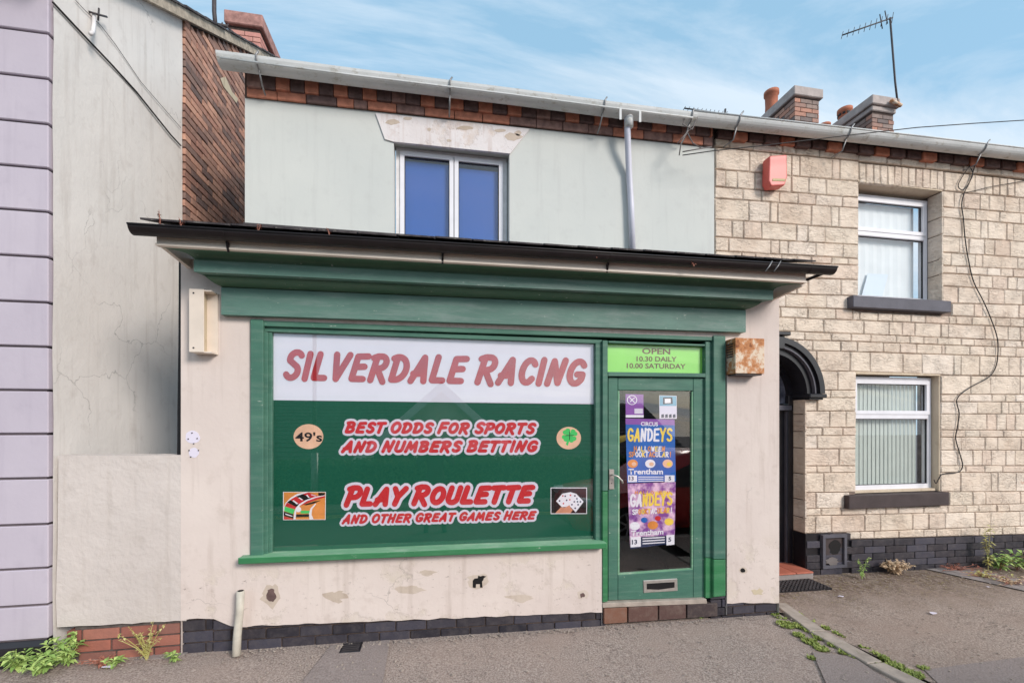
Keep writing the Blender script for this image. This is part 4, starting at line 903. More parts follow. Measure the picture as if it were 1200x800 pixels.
# plaster scars, filler and holes
def blob(cx_, cy_, rx, ry, seed, n=18, amp=.35): return [(cx_ + rx * math.cos(2 * math.pi * i / n) * (1 + amp * noise.noise(Vector((math.cos(i * .7) * 2, seed, i * .35)))), cy_ + ry * math.sin(2 * math.pi * i / n) * (1 + amp * noise.noise(Vector((i * .35, seed + 9, 1))))) for i in range(n)]
for poly in (blob(318, 697, 10, 12, 3, amp=.9), blob(560, 681, 13, 9, 4, amp=.8), blob(871, 668, 5, 4, 5), blob(684, 696, 6, 6, 6, amp=.8), blob(480, 690, 16, 5, 8, amp=1.2), blob(395, 698, 13, 7, 9, amp=1.3), blob(500, 671, 9, 3, 12, amp=1.2), blob(610, 700, 14, 4, 15, amp=1.2)):
    slab('bare_render_patch', poly, 3.4972, .002, MAT['bare'], shop)
for poly, m in ((blob(226, 512, 8.5, 7.5, 1), 'ink_halo'), (blob(227, 530, 6, 6, 2), 'ink_halo'), (blob(318, 697, 5.5, 8, 31, n=26, amp=.7), 'dark_brick'), (blob(870.5, 668, 3, 2.6, 5), 'ink_dark'), (blob(683, 697, 2.6, 3, 6, amp=.8), 'dark_brick'), (blob(888, 693, 6, 4, 7, amp=.8), 'soffit_cream')):
    slab('wall_patch', poly, 3.4965, .003, MAT[m], shop)
slab('wall_patch', [(554, 680), (556, 677.5), (560, 677), (560.5, 674), (563, 675), (566, 674), (570, 675), (567, 677), (566.5, 679), (565, 681), (565.5, 688), (562.5, 688), (562.5, 684), (558, 684), (557.5, 688.5), (554, 688)], 3.496, .002, MAT['ink_dark'], shop)
for x, y in ((225, 507), (220.5, 514), (231, 513.5), (227, 519.5), (221.5, 527.5), (232.5, 527.5), (223.5, 535)): tube('screw_hole', [P(x, y, 3.494), P(x, y, 3.492)], .0045, MAT['ink_dark'], shop, None or 8)
wp = NB(); a_tube(wp, [P(282, 692, 3.44), P(281, 715, 3.44), P(278, 745, 3.43), P(277, 768, 3.40)], [.026, .026, .027, .028], 12)
o = link_bm('waste_pipe', wp, MAT['pipe_cream'], None, smooth=True); tag(o, 'short cream waste pipe standing against the shop wall below the window', 'pipe')
tube('pipe_hole', [P(282, 691.8, 3.44), P(282, 691.4, 3.44)], .02, MAT['ink_dark'], o)

# ================================================================ LOW WALL IN THE GAP
lw = thing('low_wall', (-2.2, .05, gz(-2.2)), 'low cream rendered wall on red bricks closing the side passage', 'wall')
bm = NB(); top = [(68.5 + i * 12.15, 533.6 - i * .05 + rnd.uniform(-.6, .6)) for i in range(13)]; bot = [(218 - i * 12.6, 727 + i * .62 + rnd.uniform(-.8, .8)) for i in range(13)]
poly = top + bot + [(65.5, 700), (67.5, 640), (68, 590)]
a_prism(bm, [P(x, y, 3.50) for x, y in poly], Vector((0, .16, 0))); link_bm('render', bm, MAT['low_plaster'], lw)
for r_, (ya, L0) in enumerate(((-.055, 0), (.035, .12), (.118, .03), (.2, .14))):
    x = P(76 + (0, 8, 14, 2)[3 - r_] * 1.0, 750, 3.51).x
    while x < -1.82:
        b = min(x + .235 - (L0 if x < -2.5 else 0), -1.815)
        if b - x > .03: piece('brick', Vector(((x + b) / 2, .055, ya + .035)), Vector((b - x - .012, 0, 0)), Vector((0, 0, .07)), Vector((0, .1, 0)), MAT['red_brick'], lw)
        x = b
box('mortar', -2.48, -1.81, .018, .12, -.1, .3, MAT['black_mortar'], lw)
slab('footing', [(130, 776), (215, 768), (215, 775), (130, 785)], 3.46, .1, MAT['concrete'], lw)
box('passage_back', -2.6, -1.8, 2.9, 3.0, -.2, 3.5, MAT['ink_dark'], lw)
slab('dark_strip', [(209.5, 306), (213.5, 306), (214, 400), (213.6, 460), (214.5, 533), (207.5, 533), (208, 470), (209, 400)], 3.53, .04, MAT['ink_dark'], lw)  # thin black strip standing along the shop's left corner

# ================================================================ LILAC BUILDING ON THE LEFT
lb = thing('lilac_house', (-3.5, 1, gz(-2.6)), 'lilac painted corner house with banded front and tall off-white gable wall', 'house')
GX = -2.60
gz_ = lambda D: 5.68 + (D - 4.6) * .626
zbands = [.241, .476, .727, 1.026, 1.34, 1.642, 1.94, 2.237, 2.54, 2.85, 3.16, 3.456, 3.76, 4.07, 4.38, 4.665, 4.96]
fx = P(59, 500, 3.5).x
for a, b in zip(zbands, zbands[1:]):
    bm = NB(); a_box(bm, -8, fx, -.028, .03, a + .008, b - .008); bevel(bm, .005); link_bm('band', bm, MAT['lilac'], lb)
box('front_wall', -8, GX - .03, -.01, .2, -.2, 5.0, MAT['groove'], lb)
box('plinth', -8, fx + .012, -.05, .1, -.2, .236, MAT['black_iron'], lb, bev=.03)
bm = NB(); D1, D2 = 3.502, 5.06
n_ = 12
for i in range(n_):
    for j in range(24):
        Da, Db = D1 + (D2 - D1) * i / n_, D1 + (D2 - D1) * (i + 1) / n_
        f = lambda D, k: (GX + .008 * noise.noise(Vector((D * 2, k * .4, 0))) + .006, D - D0, -.2 + (gz_(D) + .2) * k / 24)
        bm.faces.new([bm.verts.new(p) for p in (f(Da, j), f(Db, j), f(Db, j + 1), f(Da, j + 1))])
bmesh.ops.remove_doubles(bm, verts=bm.verts[:], dist=.004)
link_bm('gable_render', bm, MAT['white_plaster'], lb, smooth=True)
bm = NB(); a_prism(bm, [(GX - .04, D1 - D0 + .01, -.2), (GX - .04, D2 - D0, -.2), (GX - .04, D2 - D0, gz_(D2)), (GX - .04, D1 - D0 + .01, gz_(D1))], Vector((-.2, 0, 0))); link_bm('gable_core', bm, MAT['dark_mortar'], lb)
bm = NB(); a_prism(bm, [(GX - .012, D2 - D0 + .001, -.2), (GX - .012, 5.2, -.2), (GX - .012, 5.2, gz_(5.2 + D0)), (GX - .012, D2 - D0 + .001, gz_(D2))], Vector((-.2, 0, 0))); link_bm('gable_core', bm, MAT['dark_mortar'], lb)
# gable bricks
cand = []
H = .0765
for k in range(40, 118):
    z0 = k * H; D = 5.062 - (.115 if k % 2 else 0)
    while D < 8.4:
        L = .233; a, b = max(D, 5.062), D + L
        if b - a > .03 and z0 + H < gz_((a + b) / 2) - .02 and z0 > 3.0:
            c = Vector((GX + .004 + rnd.uniform(-.004, .005), (a + b) / 2 - D0, z0 + H / 2)); px_, py_, dep = proj(c)
            vis = 208 < px_ < 292 and py_ < 268 and py_ > -10
            hid = px_ > 262 and py_ > 90 and px_ > 289
            cand.append((-(b - a) * H / dep ** 2 if vis and not hid else 9 + dep, c, b - a))
        D += L
cand.sort(key=lambda q: q[0])
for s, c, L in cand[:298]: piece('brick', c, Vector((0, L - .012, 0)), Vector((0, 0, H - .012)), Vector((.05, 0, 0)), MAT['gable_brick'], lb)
bm = NB()
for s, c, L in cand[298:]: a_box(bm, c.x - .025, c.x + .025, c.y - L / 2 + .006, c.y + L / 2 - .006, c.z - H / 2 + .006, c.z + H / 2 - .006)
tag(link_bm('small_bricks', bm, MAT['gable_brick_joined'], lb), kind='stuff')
# cream paint splash on the bricks
bm = NB(); a_prism(bm, [PX(x, y, GX + .034) for x, y in ((258, 92), (264, 90), (272, 108), (279, 116), (277, 121), (270, 112), (262, 102))], Vector((.002, 0, 0))); link_bm('paint_splash', bm, MAT['soffit_cream'], lb)
# verge: mortar fillet and slate edges rising with the roof
bm = NB(); a_prism(bm, [(GX, D1 - D0 - .3, gz_(D1 - .3) - .06), (GX, 4.3, gz_(4.3 + D0) - .06), (GX, 4.3, gz_(4.3 + D0) + .05), (GX, D1 - D0 - .3, gz_(D1 - .3) + .05)], Vector((.07, 0, 0)))
link_bm('verge_board', bm, MAT['verge'], lb)
for i in range(24):
    D = D1 - .35 + i * .20
    if D > 7.9: break
    a = Vector((GX - .12, D - D0, gz_(D) + .062)); b = Vector((GX - .12, D - D0 + .27, gz_(D + .27) + .05)); v = b - a; u = Vector((.42, 0, 0)); nn = u.cross(v).normalized()
    piece('verge_slate', (a + b) / 2 + Vector((rnd.uniform(-.01, .01), 0, .008)), u, v, nn * .018, MAT['slate'], lb)
bm = NB(); ry = 7.7 - D0; a_prism(bm, [(-9, -.35, gz_(3.16) + .05), (GX - .05, -.35, gz_(3.16) + .05), (GX - .05, ry, gz_(7.7) + .05), (-9, ry, gz_(7.7) + .05)], Vector((0, 0, -.05))); link_bm('roof', bm, MAT['slate'], lb)
# hairline cable across the gable and its insulator bracket
cab = [(62, 3), (75, 17), (90, 33), (108, 52), (130, 75), (140, 86), (160, 108), (180, 133), (200, 158), (212, 171)]
o = tube('cable', [PX(x, y, GX + .02) for x, y in cab], .007, MAT['cable'], None, 6); tag(o, 'black cable running diagonally down the off-white gable wall', 'cable')
o = tube('cable', [PX(x, y, GX + .018) for x, y in ((88, 0), (100, 13), (118, 30), (135, 52), (150, 74), (165, 96), (190, 125), (212, 150))], .0028, MAT['cable_grey'], None, 5); tag(o, 'thin grey wire on the gable wall above the thick black cable', 'wire')
t = thing('insulator', PX(110, 40, GX), 'old white insulator on a rusty bracket high on the gable wall', 'insulator')
tube('hook', [PX(110, 18, GX + .02), PX(110, 30, GX + .04), PX(109, 38, GX + .06), PX(106, 40, GX + .08)], .013, MAT['white_old'], t, 8)
tube('bracket', [PX(104, 14, GX + .01), PX(114, 17, GX + .05), PX(125, 20, GX + .05)], .008, MAT['dark_metal'], t, 6)
tube('bracket', [PX(116, 10, GX + .03), PX(115, 24, GX + .03)], .006, MAT['dark_metal'], t, 6)
# ================================================================ STONE HOUSE
sh = thing('stone_house', (5.5, 1.2, gz(5.5)), 'buff stone faced terraced house with arched black doorway', 'house')
DS = DU
import bisect
def interp(line, x):
    if x <= line[0][0]: a, b = line[0], line[1]
    elif x >= line[-1][0]: a, b = line[-2], line[-1]
    else:
        for a, b in zip(line, line[1:]):
            if a[0] <= x <= b[0]: break
    return a[1] + (b[1] - a[1]) * (x - a[0]) / (b[0] - a[0])
STONES = []      # (top line, bottom line, xa, xb)
def row(top, bot, joints, x0=None, x1=None, ext=False):
    js = list(joints)
    if x0 is not None: js = [x0] + js
    if x1 is not None: js = js + [x1]
    if ext:
        x = js[-1]
        while x < 1420: x += rnd.uniform(11, 38) * (1 + (x - 1200) * .003); js.append(x)
    for a, b in zip(js, js[1:]): STONES.append((top, bot, a, b))
def zl(ox, oy, s, pts): return [(ox + x / s, oy + y / s) for x, y in pts]
def zj(ox, s, js): return [ox + x / s for x in js]
# block 1, left of the upper window (zoom origin 830,150 scale 5)
L1 = [zl(830, 150, 5, [(38, a), (880, b)]) for a, b in ((114, 194), (241, 313), (343.5, 407), (410, 470), (533, 590), (637, 685), (719, 765), (772, 803))]
J1 = [[242, 365, 490, 537, 727, 772], [102, 170, 275, 385, 487, 590, 692], [205, 312, 417, 527, 630, 787], [240, 362, 407, 605, 722, 767], [140, 207, 313, 517, 582, 685], [120, 368, 417, 467, 632, 790], [195, 275, 430, 520, 603, 722, 820]]
for k, js in enumerate(J1): row(L1[k], L1[k + 1], zj(830, 5, js), 837.8, 1006.6)
# eaves course
et = [(838, 162), (1006, 180), (1086, 188.5), (1200, 201.8)]; eb = [(838, 171.3), (1006, 188.5), (1086, 197), (1200, 209)]
row(et, eb, [855, 883, 917, 933, 961, 978, 1007, 1039.5, 1055.7, 1085, 1114, 1129, 1145, 1172.7, 1187], 838, None, ext=True)
# soldier stones over the upper window and row beside
st_ = [(1007, 190.5), (1107, 200.5)]; sb = [(1007, 214.3), (1106, 223)]
row(st_, sb, [1015, 1023.8, 1031.6, 1040, 1048, 1056.4, 1064.5, 1073, 1081, 1089.8, 1098, 1106], 1007)
row([(1107, 200.8), (1200, 211)], [(1107, 223.4), (1200, 231.8)], [1107, 1142.6, 1154, 1163.3, 1171.4, 1180, 1189], None, None, ext=True)
# right of the upper window
def ln(o, s, a, b, xa=150, xb=738): return zl(o[0], o[1], s, [(xa, a), (xb, b)])
o2 = (1080, 170)
rr = [ln(o2, 6.15, *p) for p in ((330, 382), (446, 492), (520, 572), (655, 697), (772, 812))]
for k, js in enumerate(([235, 302, 420, 487, 597, 705], [280, 390, 562], [290, 427, 478, 612, 662], [272, 340, 452, 525, 637])):
    row(rr[k], rr[k + 1], zj(1080, 6.15, js), 1104.5, None, ext=True)
o4 = (1080, 290)
r4 = [rr[4]] + [ln(o4, 5, a, b, 118, 600) for a, b in ((105, 128), (150, 177), (225, 252), (325, 337))]
for k, js in enumerate(([172, 313, 357, 563], [202, 277, 383, 463, 535], [338, 415, 502, 557], [213, 392, 485])):
    row(r4[k], r4[k + 1], zj(1080, 5, js), 1104, None, ext=True)
r9b = [(1113, 370), (1200, 373.2)]
row(r4[4], r9b, zj(1080, 5, [308, 357, 570]), 1115.5, None, ext=True)
# between the shop and the upper window
La = [(905, 306.5), (1004, 310.6)]; Lb = [(905, 324), (1004, 328)]; Lc = [(905, 344), (1004, 346.5)]; Ld = [(905, 359.5), (1004, 362.4)]
row(L1[7], Lb, [905, 954, 1006.4]); row(Lb, Lc, [905, 934, 947, 985.6, 1006.2]); row(Lc, Ld, [905, 920.4, 968.4, 1000])
f10t = [(905, 359.5), (999, 362.4), (1000.5, 365), (1113, 370.2), (1200, 373.2)]
f10b = [(905, 371.5), (1000, 375), (1200, 383.4)]; f11b = [(905, 387.5), (1000, 391), (1200, 399.6)]; f12b = [(905, 397.5), (1000, 400), (1200, 407.6)]
f13b = [(905, 409.5), (1000, 412), (1200, 418.4)]; f14b = [(905, 433.5), (1000, 435.4), (1117, 439.5), (1200, 440.6)]
row(f10t, f10b, [905, 914.6, 946.6, 979.4, 999.4, 1007.5, 1029, 1045.5, 1067.6, 1084.6, 1112.5, 1120.4, 1138.6, 1166.6, 1184], ext=True)
row(f10b, f11b, [905, 932, 965, 1012, 1042, 1057.5, 1072.5, 1102.5, 1111, 1154, 1181, 1195.4], ext=True)
row(f11b, f12b, [912, 943.4, 974.4, 997.4, 1020.6, 1050.4, 1066.5, 1082.5, 1098.4, 1126.4, 1141.6, 1162.4, 1177.4, 1197.4], ext=True)
row(f12b, f13b, [917, 934.4, 952.4, 985.4, 1004.7, 1035, 1054.6, 1074, 1103.7, 1107.5, 1136.6, 1154, 1172, 1190.4], ext=True)
row(f13b, f14b, [940, 947, 957, 996.4, 1019.6, 1057.9, 1080.6, 1117.5, 1126, 1147.6, 1182], ext=True)
lv = lambda y: [(943, y[0]), (1004, y[1])]
ys = [(434.2, 435.2), (457, 457.2), (465.9, 466), (481.6, 481.5), (501, 500.8), (510.4, 510.2), (525.8, 525.6), (545.8, 545.6), (554, 553.6), (577, 576.5), (596.2, 594.6)]
js_ = [[949, 981.4, 1003.6], [962, 973.6, 1003.6], [943.6, 957.6, 1003.5], [943.6, 972.4, 991.6, 1003.4], [943.6, 963.6, 987.4, 1003.4], [943.6, 957.6, 1003.4], [943.6, 983.4, 1003.3], [943.6, 957.6, 973.4, 1003.3], [943.6, 965.6, 1003.2], [943.6, 956.4, 995.8]]
for k, js in enumerate(js_): row(lv(ys[k]), lv(ys[k + 1]), js)
o7 = (1080, 430)
l7 = [ln(o7, 5, a, b, 113, 600) for a, b in ((49, 56), (160.5, 161), (203, 205), (275, 275), (368, 371), (410, 412), (486, 487), (578, 578), (618, 618), (731, 729))]
for k, js in enumerate(([288, 403, 577], [277, 412, 490, 550], [328, 468, 510, 580], [213, 382, 440, 495, 548], [257, 340, 478, 583], [190, 233, 372, 445], [212, 300, 355, 408, 493, 548], [257, 370, 475], [228, 408, 447, 552])):
    row(l7[k], l7[k + 1], zj(1080, 5, js), 1102.5, None, ext=True)
b25t = [(943, 596.2), (1000, 594), (1112, 592.5), (1200, 590)]
row(l7[9], b25t, [1140, 1155, 1196], 1112.6, None, ext=True)
b25b = [(943, 604.4), (1200, 598.8)]; b26b = [(943, 625), (1200, 616.2)]; b27b = [(985, 632), (1200, 625.6)]
row(b25t, b25b, [943.6, 962.5, 985.7, 1015, 1038, 1053, 1082.5, 1110.7, 1132.5, 1147, 1168, 1182.5], ext=True)
row(b25b, b26b, [943.6, 955.5, 974.2, 1013.2, 1031.7, 1069.5, 1088.2, 1107.5, 1142.5, 1160.7, 1195], ext=True)
row(b26b, b27b, [992.5, 1008.2, 1024.5, 1053.2, 1082.5, 1097.5, 1126, 1147.5, 1174.5, 1189.5], ext=True)
def add_stone(bm, top, bot, xa, xb, seed):
    j = .0035
    c = [P(xa, interp(bot, xa), DS), P(xb, interp(bot, xb), DS), P(xb, interp(top, xb), DS), P(xa, interp(top, xa), DS)]
    w_, h_ = (c[1] - c[0]).length, (c[3] - c[0]).length
    if w_ < .012: return
    u0, v0 = j / w_, j / h_; NX, NY = 4, 3; g = []
    rr_ = random.Random(seed); big = rr_.uniform(.2, 1)
    for b in range(NY + 1):
        r = []
        for a in range(NX + 1):
            ex = min(.25, .009 / w_); ey = min(.3, .009 / h_); eu = [0, ex, .5, 1 - ex, 1][a]; ev = [0, ey, 1 - ey, 1][b]
            u = u0 + (1 - 2 * u0) * eu; v = v0 + (1 - 2 * v0) * ev
            p = (c[0] * (1 - u) + c[1] * u) * (1 - v) + (c[3] * (1 - u) + c[2] * u) * v
            edge = a in (0, NX) or b in (0, NY)
            if edge: p.y += .007 + rr_.uniform(-.0015, .003); p.x += rr_.uniform(-.0025, .0025); p.z += rr_.uniform(-.0025, .0025)
            else: p.y -= rr_.uniform(.000, .010) * big
            r.append(bm.verts.new(p))
        g.append(r)
    for b in range(NY):
        for a in range(NX): bm.faces.new((g[b][a], g[b][a + 1], g[b + 1][a + 1], g[b + 1][a])).smooth = False
    ring = g[0] + [g[b][NX] for b in range(1, NY + 1)] + g[NY][-2::-1] + [g[b][0] for b in range(NY - 1, 0, -1)]
    back = [bm.verts.new(v.co + Vector((0, .03, 0))) for v in ring]; n = len(ring)
    for i in range(n): bm.faces.new((ring[i], back[i], back[(i + 1) % n], ring[(i + 1) % n]))
def area(s): return (s[3] - s[2]) * (interp(s[1], (s[2] + s[3]) / 2) - interp(s[0], (s[2] + s[3]) / 2))
def seen(s): return s[2] < 1200
STONES.sort(key=lambda s: -(area(s) if seen(s) else 0))
n_obj = 292
joined = NB()
for i, s in enumerate(STONES):
    if i < n_obj and seen(s):
        bm = NB(); add_stone(bm, *s, i)
        if bm.verts: link_bm('stone', bm, MAT['stone'], sh)
        else: bm.free()
    else: add_stone(joined, *s, i)
tag(link_bm('small_stones', joined, MAT['stone_joined'], sh), kind='stuff')
# window and door openings
W1 = (5.003, 6.218, 3.215, 4.60); W2 = (4.966, 6.19, .868, 2.302); YS = DS - D0
DRX0, DRX1, DRC, DRZ, DRR = 3.35, 4.253, 3.80, 2.056, .452
ym = YS + .012
xs = [3.09, DRX0, DRX1, W2[0], W1[0], W2[1], W1[1], 9.9]
bm = NB()
def wcell(x0, x1, z0, z1): a_box(bm, x0, x1, ym, ym + .26, z0, z1)
topw = lambda x: P(*((lambda p: (p[0], 158 + (p[0] - 838) * .11))(proj((x, YS, 5)))), DS).z
TZ = 4.80
wcell(3.09, DRX0 - .01, -.3, TZ); wcell(DRX0 - .01, DRX1 + .012, DRZ + DRR + .02, TZ)
wcell(DRX1 + .012, W2[0] - .012, -.3, TZ)
wcell(W2[0] - .012, W1[0] - .012, W2[3] + .012, TZ); wcell(W1[0] - .012, W2[1] + .012, W2[3] + .012, W1[2] - .05)
wcell(W2[0] - .012, W2[1] + .012, -.3, W2[2] - .05)
wcell(W2[1] + .012, W1[1] + .012, -.3, W1[2] - .05); wcell(W1[1] + .012, 9.9, -.3, TZ); wcell(W1[0] - .012, W1[1] + .012, W1[3] + .012, TZ)
link_bm('wall_core', bm, MAT['stone_mortar'], sh)
# arch spandrels behind the moulding
bm = NB(); n = 16
for sgn in (-1, 1):
    pts = [(DRC + sgn * DRR * math.cos(math.pi / 2 * i / n), DRZ + DRR * math.sin(math.pi / 2 * i / n)) for i in range(n + 1)]
    for (a, b), (c, d) in zip(pts, pts[1:]):
        a_prism(bm, [(a, ym + .001, b), (c, ym + .001, d), (c, ym + .001, DRZ + DRR + .021), (a, ym + .001, DRZ + DRR + .021)], Vector((0, .2, 0)))
link_bm('spandrel', bm, MAT['black_iron'], sh)
# reveals
bm = NB(); a_box(bm, W1[0] - .01, W1[1] + .01, YS + .004, YS + .27, W1[3] + .004, W1[3] + .03); link_bm('window_soffit', bm, MAT['stone_render'], sh)
bm = NB(); a_box(bm, W2[0] - .01, W2[1] + .01, YS + .004, YS + .2, W2[3] + .002, W2[3] + .03); a_box(bm, W2[1] - .002, W2[1] + .02, YS + .012, YS + .2, W2[2], W2[3]); link_bm('window_reveal', bm, MAT['stone_render'], sh)
def jamb_stones(X, ya, yb, zs, parent):
    for a, b in zip(zs, zs[1:]):
        bm = NB(); a_box(bm, X - .002, X + .02, ya, yb, a + .005, b - .005); bevel(bm, .004)
        link_bm('stone', bm, MAT['stone'], parent)
jamb_stones(W1[1], YS - .002, YS + .16, [P(1104, y, DS).z for y in (353.5, 321, 303, 274, 254, 224.5)], sh)
jamb_stones(DRX1, YS - .002, YS + .17, [P(943.6, y, DS).z for y in (625, 607, 586, 555.5, 525, 505.5, 485, 466.5)], sh)
def house_window(W, yf, ztr, kind):
    wd = thing('window', ((W[0] + W[1]) / 2, yf, W[2]), None, None); attach(wd, sh)
    x0, x1, z0, z1 = W[0] + .004, W[1] - .004 - (.01 if kind == 1 else .0), W[2] + .03, W[3] - (.045 if kind == 0 else .02)
    frame('frame', x0, x1, z0, z1, yf, .07, .055, MAT['white_upvc'], wd)
    box('transom', x0 + .055, x1 - .055, yf - .008, yf + .06, ztr - .03, ztr + .03, MAT['white_upvc'], wd, bev=.006)
    frame('sash', x0 + .04, x1 - .04, ztr + .028, z1 - .04, yf - .015, .05, .045, MAT['white_upvc'], wd)
    for a, b in ((z0 + .055, ztr - .03), (ztr + .06, z1 - .085)):
        frame('seal', x0 + .083 - (.03 if a < ztr else 0), x1 - .083 + (.03 if a < ztr else 0), a - .002, b + .002, yf + .01, .02, .008, MAT['seal'], wd)
        box('pane', x0 + .06, x1 - .06, yf + .022, yf + .026, a, b, MAT['glass'], wd)
    box('window_ledge', x0, x1, yf - .05, yf - .001, W[2] + .002, W[2] + .03, MAT['white_upvc'] if kind == 0 else MAT['stone_render'], wd)
    n = 17; wdt = (x1 - x0 - .16) / n
    for i in range(n):
        a = x0 + .05 + i * wdt
        
        bm = NB(); dy_ = .02 if i % 2 else 0
        za_, zb_ = z0 + .05, z1 - .06
        d1_, d2_ = ((.085, .0925) if kind == 1 else ((.085, .091) if i % 2 else (.091, .085)))
        a_prism(bm, [(a - .004, yf + d1_, za_), (a + wdt * (1.03 if kind == 0 else 1.0), yf + d2_, za_), (a + wdt * (1.03 if kind == 0 else 1.0), yf + d2_, zb_), (a - .004, yf + d1_, zb_)], Vector((0, .002, 0)))
        link_bm('blind_slat', bm, MAT['net' if kind == 0 else 'blind_green'], wd)
    box('room_back', x0 - .3, x1 + .6, yf + 1.0, yf + 1.02, z0 - .3, z1 + .3, MAT['interior'], wd)
    if kind == 1: box('head_rail', x0 + .05, x1 - .05, yf + .10, yf + .16, z1 - .085, z1 - .05, MAT['white_upvc'], wd)
    return wd
w1 = house_window(W1, YS + .16, 4.07, 0); w2 = house_window(W2, YS + .09, 1.795, 1)
slab('paper', [(1009, 349.5), (1017, 320.5), (1041, 321.5), (1033, 351)], DS + .222, .002, MAT['paper'], w1)
# sills
bm = NB(); a_box(bm, P(1000, 356, 4.33).x, P(1115, 362, 4.33).x, 4.33 - D0, YS + .15, 3.075, 3.214); bevel(bm, .006); link_bm('sill', bm, MAT['grey_sill'], sh)
bm = NB(); a_box(bm, P(995, 356, 4.34).x, P(1112.5, 362, 4.34).x, 4.34 - D0, YS + .085, .705, .862); bevel(bm, .006); link_bm('sill', bm, MAT['brown_sill'], sh)
# plinth: black painted bricks
def ptop(x):
    px_, py_, _ = proj((x, YS, .4)); return P(px_, interp(b27b if px_ > 992 else b26b, px_), DS).z
bm = NB(); a_prism(bm, [(DRX1 + .01, YS, -.3), (9.9, YS, -.3)] + [(9.9 - (9.9 - DRX1 - .01) * i / 30, YS, ptop(9.9 - (9.9 - DRX1 - .01) * i / 30) - .002) for i in range(31)], Vector((0, .011, 0))); link_bm('plinth_core', bm, MAT['black_iron'], sh)
H2 = .082; x = 0
for k in range(6):
    x = DRX1 + .004 - (.12 if k % 2 else 0)
    while x < 9.9:
        a = max(x, DRX1 + .004); b = min(x + .30, 9.9)
        zt_ = ptop((a + b) / 2) - k * H2 - .004
        skip = (a + b) / 2 > 4.39 and (a + b) / 2 < 4.66 and k < 3
        if b - a > .03 and not skip: piece('brick', Vector(((a + b) / 2, YS - .006 + rnd.uniform(-.002, .002), zt_ - H2 / 2)), Vector((b - a - .008, 0, -.012 * (b - a))).normalized() * (b - a - .008), Vector((.012, 0, 1)).normalized() * (H2 - .008), Vector((0, .03, 0)), MAT['black_brick'], sh)
        x += .305
bm = NB(); a_box(bm, DRX1 - .004, DRX1 + .02, YS - .012, YS + .17, -.1, P(943.6, 625.5, DS).z); bevel(bm, .004); link_bm('plinth_return', bm, MAT['black_iron'], sh)
# broken air vent
vt = thing('air_vent', P(977, 662, DS), None, None); attach(vt, sh)
c0, c1, zt2, zb2 = P(963.5, 640, 4.38).x, P(991.5, 640, 4.38).x, P(977, 626, 4.38).z, P(977, 665, 4.38).z
frame('vent_frame', c0, c1, zb2, zt2, YS - .045, .05, .035, MAT['grey_sill'], vt)
slab('vent_plate', [(967, 630), (989, 629.5), (989, 659), (967, 661)], 4.39, .01, MAT['brown_sill'], vt)
slab('vent_hole', blob(978.5, 641, 6.5, 9, 11, amp=.4), 4.387, .002, MAT['ink_dark'], vt)
slab('broken_mortar', blob(976, 658, 7, 5, 13, amp=.6), 4.372, .01, MAT['cable_grey'], vt)
# doorway arch mouldings
def half_ring(name, r0, r1, y0, y1, m, parent, n=28):
    bm = NB(); A = []
    for i in range(n + 1):
        a = math.pi * i / n; c, s = math.cos(a), math.sin(a)
        A.append([bm.verts.new((DRC + r * c, y, DRZ + r * s)) for r, y in ((r0, y0), (r1, y0), (r1, y1), (r0, y1))])
    for p, q2 in zip(A, A[1:]):
        for k in range(4): bm.faces.new((p[k], p[(k + 1) % 4], q2[(k + 1) % 4], q2[k]))
    bm.faces.new(A[0]); bm.faces.new(A[-1]); bevel(bm, .006) if False else None
    o = link_bm(name, bm, MAT[m], parent); return o
dw = thing('doorway', (DRC, YS, gz(DRC)), None, None); attach(dw, sh)
half_ring('arch_moulding', .575, .640, YS - .085, YS + .03, 'black_iron', dw)
half_ring('arch_moulding', .535, .5745, YS - .055, YS + .03, 'black_iron', dw)
half_ring('arch_moulding', .520, .5345, YS - .07, YS + .03, 'grey_sill', dw)
half_ring('arch_moulding', .452, .5195, YS - .03, YS + .20, 'black_iron', dw)
half_ring('arch_frame', .395, .4515, YS + .17, YS + .26, 'black_iron', dw)
for s in (-1, 1):
    xa_, xb_ = sorted((DRC + s * .435, DRC + s * .665)); box('impost', xa_, xb_, YS - .09, YS + .18, 2.006, 2.052, MAT['black_iron'], dw, bev=.008)
    xa_, xb_ = sorted((DRC + s * .4505, DRC + s * .64)); box('impost_neck', xa_, xb_, YS - .06, YS + .175, 1.985, 2.0055, MAT['black_iron'], dw, bev=.004)
box('keystone', 3.68, 3.90, YS - .10, YS + .02, 2.55, 2.70, MAT['black_iron'], dw, bev=.01); box('keystone_cap', 3.645, 3.95, YS - .13, YS + .02, 2.702, 2.745, MAT['black_iron'], dw, bev=.008)
bm = NB(); pts = [(DRC + .44 * math.cos(math.pi * i / 20), YS + .225, DRZ + .44 * math.sin(math.pi * i / 20)) for i in range(21)] + [(DRC - .44, YS + .225, 1.95), (DRC + .44, YS + .225, 1.95)]
a_prism(bm, pts, Vector((0, .006, 0))); link_bm('fanlight', bm, MAT['fan'] if 'fan' in MAT else MAT['black_iron'], dw)
box('transom', DRX0, DRX1, YS + .17, YS + .25, 1.86, 1.935, MAT['black_iron'], dw, bev=.006)
box('transom_face', DRX0 + .02, DRX1 - .03, YS + .158, YS + .169, 1.87, 1.925, MAT['grey_sill'], dw)
for s in (-1, 1):
    e = DRC + s * .4505; xa_, xb_ = sorted((e, e - s * .06)); box('door_post', xa_, xb_, YS + .17, YS + .26, .0, 2.05, MAT['black_iron'], dw, bev=.006)
    xa_, xb_ = sorted((e - s * .065, e - s * .075)); box('door_bead', xa_, xb_, YS + .185, YS + .26, .0, 1.86, MAT['grey_sill'], dw)
